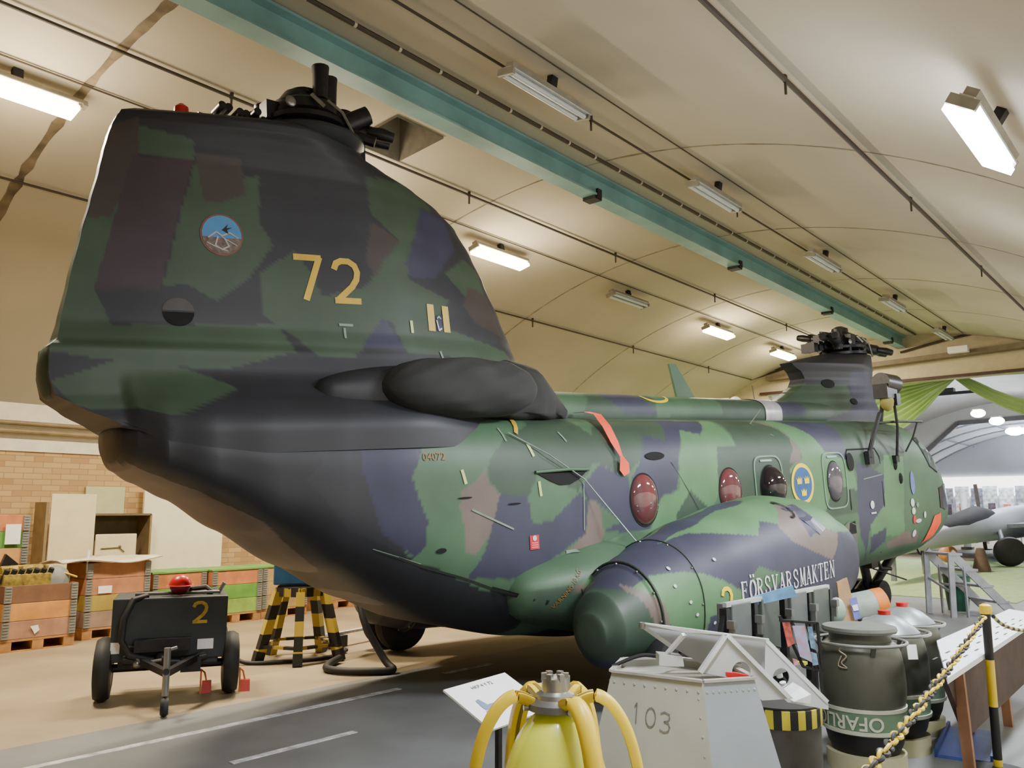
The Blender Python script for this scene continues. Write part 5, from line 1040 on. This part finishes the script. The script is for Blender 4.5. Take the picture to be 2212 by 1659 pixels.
# depth charges / barrels
m_ol=mat('olive_barrel_paint',rgb(74,76,66),.42,var=.14,scale=3); m_blk=mat('barrel_black',rgb(24,24,24),.55); m_gb=mat('barrel_green_band',rgb(98,126,100),.6,var=.06); m_cr=mat('cream_band',rgb(200,203,185),.6); m_bg=mat('beige_base',rgb(176,174,140),.7,var=.06); m_sil=mat('silver_paint',rgb(122,130,130),.36,metal=.35)
def barrel(loc,label,dome,rz=0.):
    t=thing('steel_barrel',label,'barrel',loc,0,'olive barrels with green bands')
    obj('base_ring',MB().lathe([(.17,0),(.236,0),(.236,.105),(.17,.105)],n=40),m_bg,t)
    bd_=obj('shell',MB().lathe([(.05,.08),(.18,.08),(.20,.11),(.222,.16),(.238,.23)],n=48),m_blk,t)
    obj('green_band',MB().lathe([(.238,.228),(.245,.235),(.25,.385),(.245,.39)],n=48),m_gb,t)
    for z in (.236,.366): obj('cream_stripe',MB().lathe([(.246,z),(.253,z),(.256,z+.022),(.247,z+.022)],n=48),m_cr,t)
    obj('upper_shell',MB().lathe([(.246,.385),(.257,.46),(.259,.53),(.253,.62),(.240,.70),(.222,.75),(.19,.775),(.05,.78)],n=48),m_ol,t)
    rm=MB().tube([(.277*cos(a),.277*sin(a),.765) for a in [i*PI/24 for i in range(48)]],.010,8,closed=True); rg=obj('handle_ring',rm,mat('ring_grey',rgb(135,138,130),.4,metal=.4),t)
    for k in range(4):
        a=R(35+90*k); obj('ring_lug',MB().bar((.236*cos(a),.236*sin(a),.70),(.275*cos(a),.275*sin(a),.765),.028,.012),m_ol,rg)
    if dome:
        obj('domed_top',MB().lathe([(.212,.76),(.216,.77),(.185,.80),(.135,.84),(.08,.868),(.045,.878),(.02,.88)],n=40),m_sil,t); obj('red_cap',MB().lathe([(.0,.878),(.042,.878),(.045,.905),(.0,.91)],n=20),m_red,t)
    else:
        obj('neck',MB().lathe([(.19,.77),(.185,.81),(.19,.83)],n=36),m_ol,t); obj('flat_lid',MB().lathe([(.05,.825),(.222,.825),(.228,.84),(.222,.858),(.05,.86)],n=44),mat('lid_grey',rgb(100,103,96),.5,var=.08),t)
    return t
b1=barrel((5.67,1.90,0),'nearest olive barrel with a flat grey lid and upside down lettering on its green band',False)
b2_=barrel((6.21,1.90,0),'middle olive barrel with a silver cone top and paper tag, behind the flat lidded one',True)
b3_=barrel((6.80,1.95,0),'rear olive barrel with a silver cone top, nearest the white table',True)
tx=text_mb('OFARLIG',.115,stroke=.002); wmb=MB()
wmb.add([(.2525*cos(R(172)-(v.x)/.252),.2525*sin(R(172)-(v.x)/.252),.310-v.y) for v in tx.v],tx.f); obj('upside_down_text',wmb,m_cr,b1)
obj('wire_loop',MB().tube(smooth([(-.27,.02,.765),(-.262,.04,.73),(-.262,-.0,.70),(-.265,.03,.66),(-.262,.0,.63),(-.262,.05,.64),(-.262,.03,.70)]),.004,6),mat('pale_wire',rgb(150,140,120),.5),b1)
obj('paper_tag',MB().prism([(-.22,-.19,.72),(-.17,-.235,.72),(-.185,-.245,.63),(-.235,-.2,.63)],(-.004,-.004,0)),m_paper,b2_)
# wooden easel with label on barrel area
ez=thing('wooden_easel','pine easel with a small purple and white label behind the flat lidded barrel','easel',(0,0,0))
obj('upright',MB().prism([at(1808,1258,8),at(1830,1248,8),at(1868,1400,8),at(1868,1510,8),at(1840,1510,8)],FH*.03).bar(at(1822,1250,8.05),at(1840,1335,8.05),.03,.02),mat('easel_wood',rgb(178,142,102),.7,var=.12),ez)
obj('foot',MB().box(tuple(at(1855,1510,8)*1.0-Vector((0,0,at(1855,1510,8).z-.02))),(.4,.3,.04)).bar(at(1855,1500,8),at(1855,1500,8)-Vector((0,0,at(1855,1500,8).z)),.06),m_wood,ez)
lb=obj('label_sheet',MB().prism([at(1834,1293,7.95),at(1850,1290,7.95),at(1860,1335,7.95),at(1846,1340,7.95)],-FH*.004),mat('label_purple',rgb(110,115,190),.35),ez)
obj('label_print',MB().prism([at(1840,1308,7.94),at(1852,1305,7.94),at(1855,1318,7.94),at(1844,1320,7.94)],-FH*.003),m_paper,lb)
# grey tank with orange end on cradle
tk=thing('grey_tank','horizontal grey cylinder with an orange end behind the wooden easel','tank')
pA,pB=at(1818,1318,9.2),at(1912,1300,9.2); dx=(pB-pA)
obj('shell',MB().tube([pA,pA+dx*.02,pA+dx*.72],[.12,.15,.155],28),mat('tank_grey',rgb(160,172,162),.4),tk); obj('orange_end',MB().tube([pA+dx*.72,pA+dx*.95,pA+dx],[.158,.158,.12],28),mat('orange_band',rgb(225,130,40),.45),tk)
for q in (.2,.8):
    c=pA+dx*q; obj('cradle',MB().bar((c.x,c.y,0),(c.x,c.y,c.z-.1),.12,.2).box((c.x,c.y,c.z-.14),(.2,.3,.08)),m_blackmet,tk)
tk2=thing('pale_green_flask','small pale green round flask beside the wooden easel','flask',tuple(at(1808,1318,7.6)-Vector((0,0,.2))))
obj('flask',MB().sphere((0,0,.2),.075,16,(1,1,1.5)),mat('pale_green_glaze',rgb(160,190,165),.3,coat=.3),tk2); obj('yellow_foot',MB().lathe([(.02,.08),(.03,.08),(.03,.1),(.02,.1)],n=14),m_yel,tk2); z_=at(1808,1318,7.6).z-.2; obj('stand_pole',MB().tube([(0,0,-z_),(0,0,.1)],.02,8).box((0,0,-z_+.01),(.2,.2,.02)),m_black,tk2)
# equipment rack under the lettering
rA,rB=Vector((5.16,2.58,.98)),Vector((6.60,2.43,1.01)); rd_=(rB-rA).normalized(); rn=Vector((rd_.y,-rd_.x,0)).normalized(); rn=rn if rn.dot(-FH)>0 else -rn
rk_=thing('equipment_rack','dark equipment rack with hanging grey boxes and a pale top edge under the side float','rack')
LR=(rB-rA).length
obj('top_rail',MB().bar(rA,rB,.03,.03),mat('rail_pale',rgb(175,185,178),.4),rk_)
for i,q in enumerate((.04,.30,.58,.82)):
    c=rA+rd_*LR*q; obj('hanging_box',MB().prism([c+rn*.02,c+rd_*.24+rn*.02,c+rd_*.24+rn*.02-Vector((0,0,.36)),c+rn*.02-Vector((0,0,.36-.06*(i%2)))],-rn*.12),mat('box_grey_%d'%(i%2),rgb(92-12*(i%2),98-10*(i%2),98-16*(i%2)),.5,var=.08),rk_,bevel=.008)
for i,q in enumerate((.0,.24,.52,.77,1.)):
    c=rA+rd_*LR*q; obj('post',MB().bar(c-Vector((0,0,.02)),Vector((c.x,c.y,0)),.05,.05),m_blackmet,rk_)
    obj('clamp',MB().box(tuple(c+rn*.05-Vector((0,0,.12))),(.05,.05,.05)).box(tuple(c+rn*.05-Vector((0,0,.17))),(.03,.03,.1)),m_steel,rk_)
    if i<4:
        c2=c+rd_*.12+rn*.06-Vector((0,0,.42+.03*i)); obj('yellow_foot',MB().box(tuple(c2),(.06,.06,.02)),mat('clip_yellow',rgb(220,215,40),.4),rk_)
obj('black_tangle',MB().tube(smooth([rA-Vector((0,0,.3)),rA+rd_*.2-Vector((0,0,.45)),rA+rd_*.1-Vector((0,0,.6)),rA+rd_*.5-Vector((0,0,.5)),rA+rd_*.8-Vector((0,0,.65))]),.03,8).box(tuple(rA+rd_*.1-Vector((0,0,.75))-rn*.2),(.6,.3,.3)),m_black,rk_)
for q,z in ((.30,-.36),(.36,-.55)):
    c=rA+rd_*LR*q+rn*.1+Vector((0,0,z)); obj('white_tube',MB().tube([c,c+rd_*.05-Vector((0,0,.15))],.022,12),m_paper,rk_)
obj('leg_brace',MB().bar(rA-Vector((0,0,.05)),rA-rd_*.35-Vector((0,0,.75)),.03).bar(rB-Vector((0,0,.3)),rA+rd_*.8-Vector((0,0,.95)),.03),m_black,rk_)
tag(obj('blue_picture',MB().prism([at(1622,1290,5.9),at(1630,1308,5.9),at(1722,1288,5.9),at(1712,1264,5.9)],FH*.01),mat('picture_blue',rgb(110,165,215),.4,var=.15,scale=14)),'blue picture sheet standing along the pale rail below the lettering','picture')
br=thing('brochure_stand','black wire stand with red and blue brochures beside the flat lidded barrel','stand')
for i,(p4,c) in enumerate((([(1690,1345),(1706,1345),(1716,1390),(1702,1398)],(205,95,85)),([(1712,1352),(1738,1352),(1756,1432),(1728,1418)],(130,165,205)),([(1744,1354),(1754,1354),(1764,1405),(1752,1400)],(120,160,200)),([(1752,1408),(1764,1412),(1768,1436),(1756,1438)],(130,165,200)),([(1712,1422),(1722,1425),(1728,1436),(1716,1438)],(215,150,160)))):
    obj('brochure',MB().prism([at(x,y,5.2) for x,y in p4],FH*.006),mat('brochure_%d'%i,rgb(*c),.35,var=.35,scale=22,dark=rgb(205,140,150) if i==1 else None),br)
wf=MB()
for a,b2 in (((1684,1330),(1735,1440)),((1708,1340),(1762,1442)),((1742,1345),(1772,1450)),((1765,1345),(1776,1450)),((1684,1340),(1766,1346)),((1735,1440),(1776,1450))): wf.bar(at(*a,5.24),at(*b2,5.24),.022,.014)
c=at(1760,1450,5.24); wf.bar(c,(c.x,c.y,0),.03); wf.box((c.x,c.y,.01),(.3,.3,.02)); obj('wire_frame',wf,m_black,br)
# barrier post and chain
po=thing('barrier_post','black and yellow barrier post with a yellow cap near the white table','post',(6.05,1.24,0))
for i,(a,b2,m) in enumerate(((.955,.67,m_black),(.67,.39,m_yel),(.39,.08,m_black),(.08,.02,m_yel))): obj('tube_section',MB().tube([(0,0,b2),(0,0,a)],.026,16),m,po)
obj('cap',MB().lathe([(.02,.945),(.034,.95),(.038,.97),(.034,1.0),(.015,1.01)],n=20),m_yel,po); obj('base',MB().lathe([(.02,0),(.17,0),(.17,.02),(.03,.04)],n=28),m_black,po)
chn=thing('barrier_chain','yellow and black plastic chain drooping from the barrier post toward the camera','chain')
cp=smooth([at(2126,1330,5.36),at(2090,1385,4.9),at(2040,1455,4.3),at(1962,1558,3.45),at(1882,1659,2.78),at(1800,1760,2.35)],40)
def chain(path,parent,step=.045,r=.0075,lw=.017):
    acc=0;k=0;last=path[0]
    for a,b2 in zip(path,path[1:]):
        d=(b2-a).length; acc+=d
        if acc>=step:
            acc=0; t=(b2-a).normalized(); s=t.cross(Vector((0,0,1))).normalized(); u=s.cross(t)
            q_=k*1.25; s,u=s*cos(q_)+u*sin(q_),u*cos(q_)-s*sin(q_)
            pts=[b2+t*(.034*cos(q))+s*(lw*sin(q)) for q in [i*PI/6 for i in range(12)]]
            obj('link',MB().tube(pts,r,6,closed=True),m_yel if k%2==0 else m_black,parent); k+=1
chain(cp,chn)
tag(obj('barrier_rope',MB().tube(smooth([(6.10,1.21,.93),(6.4,1.2,.84),(6.9,1.15,.77),(7.6,1.05,.80),(8.4,.9,.95)]),.012,8),stripes('rope_stripes',rgb(190,180,90),rgb(30,30,28),'X',9.,.5)),'striped rope running right from the barrier post over the white table','rope')
# table
tt=thing('display_table','long white display table with printed sheets beyond the barrier post','table')
obj('tabletop',MB().prism([(5.07,1.25,.70),(8.6,1.32,.70),(8.9,1.63,.70),(6.45,1.64,.70)],(0,0,-.03)),mat('table_white',rgb(235,238,245),.45,var=.02),tt)
obj('skirt_panel',MB().prism([(5.35,1.33,.66),(8.4,1.40,.66),(8.4,1.40,.22),(5.9,1.36,.22)],(0,.03,0)),mat('brown_panel',rgb(72,52,46),.7,var=.2),tt)
for x,y in ((5.6,1.32),(7.25,1.42),(8.3,1.4),(6.8,1.58)): obj('leg',MB().bar((x,y,.67),(x+.12,y,0),.06,.04),mat('table_leg_wood',rgb(150,108,80),.7,var=.15),tt)
pr=MB()
for i in range(9):
    x=5.6+.3*i
    for j in range(3): pr.box((x+.04*j,1.34+.06*j,.7015),(.10,.012,.001))
o=obj('printed_lines',pr,mat('print_black',rgb(60,60,70),.6),tt); o['kind']='stuff'
bs=thing('blue_crate','blue plastic tray lying on the floor beside the barrels','tray',(6.6,1.52,0),R(8)); obj('tray_floor',MB().box((0,0,.01),(.85,.32,.02)),mat('blue_plastic',rgb(62,80,150),.5),bs); obj('tray_edge',MB().box((0,-.16,.03),(.85,.02,.05)).box((0,.16,.03),(.85,.02,.05)),mat('blue_plastic_dark',rgb(35,55,120),.5),bs)
tag(obj('yellow_bucket',MB().lathe([(.10,0),(.14,.2),(.145,.33),(.0,.36)],(4.7,.56,0),28),mat('pale_yellow_plastic',rgb(225,220,120),.5)),'pale yellow tub cut off at the lower right corner','tub')
tag(obj('red_cloth',MB().sphere((5.1,1.62,.03),.1,14,(1.2,1,.3)),mat('dark_red_cloth',rgb(120,20,30),.8)),'dark red cloth on the floor at the foot of the nearest barrel','cloth')
# ladder steps
ld=thing('metal_steps','grey aluminium step ladder platform on the floor near the end of the hall','ladder',(14.2,3.5,0),R(-40))
m_ld=mat('ladder_aluminium',rgb(150,155,165),.4,metal=.3)
for s in (-.28,.28):
    obj('rear_leg',MB().bar((-.02,s,0),(0,s,.95),.03,.09),m_ld,ld); obj('stringer',MB().bar((.0,s,.95),(.98,s,.04),.025,.13),m_ld,ld)
    obj('rear_leg',MB().bar((.22,s,0),(.2,s,.74),.04,.025),m_ld,ld)
for k in range(4): 
    q=(k+.1)/4; obj('step_tread',MB().box((.98*q+.05,0,.95*(1-q)),(.22,.60,.035)),m_ld,ld)
obj('cross_brace',MB().bar((0,-.28,.35),(0,.28,.55),.03).bar((.2,-.28,.45),(.2,.28,.45),.03),m_ld,ld)
bn=thing('green_bin','dark green waste bin standing behind the metal steps','bin',(15.1,3.48,0)); obj('body',MB().lathe([(.15,0),(.2,.5),(.2,.55),(.18,.55),(.14,.03)],n=28),mat('bin_green',rgb(28,92,74),.5),bn); obj('rim',MB().lathe([(.2,.53),(.215,.54),(.2,.57)],n=28),mat('bin_green_dark',rgb(20,60,50),.5),bn)
# background aircraft
ac=thing('grey_aircraft','long light grey aircraft in the next hall with its slim rear end toward us','aircraft')
m_ac=mat('aircraft_grey',rgb(165,168,172),.4,var=.06,scale=.6); m_acd=mat('aircraft_grey_dark',rgb(120,124,126),.5)
rg=[]
for x,zc_,r in ((18.9,.60,.02),(19.3,.66,.10),(20.5,.76,.2),(22.5,.86,.27),(25,.95,.34),(29,1.05,.44),(34,1.15,.56),(38,1.2,.6),(41,1.2,.3)):
    rg.append([Vector((x,5.9+r*1.1*cos(a),zc_+r*sin(a))) for a in [i*2*PI/28 for i in range(28)]])
obj('fuselage',MB().loft(rg),m_ac,ac)
obj('wing',MB().prism([(30,5.6,1.0),(38,5.6,1.1),(36,1.0,1.35),(33,1.0,1.3)],(0,0,.12)).prism([(30,6.2,1.0),(38,6.2,1.1),(36,11.5,1.35),(33,11.5,1.3)],(0,0,.12)),m_acd,ac)
obj('dark_hump',MB().loft([[Vector((x,5.9+.34*k*cos(a),zz+h*k*max(0,sin(a))-.06)) for a in [i*2*PI/20 for i in range(20)]] for x,zz,h,k in ((23.2,1.1,.1,.3),(24.2,1.14,.25,.8),(26,1.22,.3,1.),(28.5,1.34,.42,1.),(30,1.44,.3,.8),(31.2,1.48,.05,.3))]),mat('hump_black',rgb(30,28,34),.8,var=.3),ac)  # plain dark hump standing in for an unclear shape on the fuselage
gw=obj('wheel',MB().lathe([(.05,-.1),(.3,-.13),(.40,-.08),(.42,0),(.40,.08),(.3,.13),(.05,.1)],(27.2,4.85,.42),30,Matrix.Rotation(R(25),3,'Z')@Matrix.Rotation(R(80),3,'Y')),m_black,ac)
obj('gear_leg',MB().tube([(27.2,4.95,.42),(29.5,5.5,1.0)],.07,10),m_acd,ac); obj('gear_leg',MB().tube([(22.5,5.9,.7),(22.6,5.9,0.02)],.05,10),m_acd,ac)
obj('tail_skid',MB().box((20.1,5.9,.3),(.1,.1,.62)),m_acd,ac)
tag(obj('orange_pod',MB().sphere((26.2,6.2,.35),.3,18,(1.6,.8,.8)),mat('orange_pod_paint',rgb(215,140,90),.5)),'small orange pod on the floor under the grey aircraft','pod')
cn=thing('brown_cone','dark brown cone shaped stand under the grey aircraft','cone',(24.6,5.05,0)); obj('cone',MB().lathe([(.22,.02),(.12,.5),(.09,.6),(.0,.62)],n=20),mat('brown_rubber',rgb(90,70,58),.7),cn); obj('foot',MB().box((0,0,.01),(.5,.5,.02)),m_black,cn)
# exhibition boards in the next hall
cols=[(170,172,182),(225,225,230),(120,125,140),(205,215,212),(235,235,238),(150,150,160),(215,220,218),(100,105,120)]
for i in range(8):
    y=10.4-.62*i
    e=thing('exhibition_board',['grey exhibition board farthest left beyond the aircraft nose','white exhibition board second from left beyond the aircraft','dark grey exhibition board third from left beyond the aircraft','pale green grey exhibition board in the middle of the row beyond the aircraft','bright white exhibition board right of the middle of the row','mid grey exhibition board third from the right frame edge','pale exhibition board second from the right frame edge','dark exhibition board at the right frame edge beyond the aircraft'][i],'board',(44.5+.3*(i%3),y,0),0,'exhibition boards in the next hall')
    h=2.55+.08*(i%2)
    obj('panel',MB().box((0,0,h/2+.5),(.05,.60,h-.9)),mat('board_%d'%i,rgb(*cols[i]),.6,var=.3,scale=6),e); obj('leg',MB().box((0,-.22,.4),(.05,.05,.8)),m_galv,e); obj('leg',MB().box((0,.22,.4),(.05,.05,.8)),m_galv,e)
    obj('poster',MB().box((-.035,.05*(i%3-1),h*.62),(.01,.3,.5)),mat('poster_%d'%(i%3),[rgb(90,80,90),rgb(200,130,90),rgb(240,240,245)][i%3],.5,var=.3,scale=9),e)
wp=thing('white_column','white column standing left of the exhibition boards','column',(38,8.25,0)); obj('shaft',MB().lathe([(.14,0),(.14,2.25)],n=20),m_paper,wp); obj('base',MB().box((0,0,.05),(.4,.4,.1)),m_galv,wp)
tp_=thing('brown_post','dark brown post between the white column and the boards','post',(38,7.6,0)); obj('shaft',MB().bar((0,0,0),(0,.2,2.6),.12),mat('brown_post_paint',rgb(80,68,62),.7),tp_); obj('foot',MB().box((0,0,.02),(.4,.4,.04)),m_black,tp_)
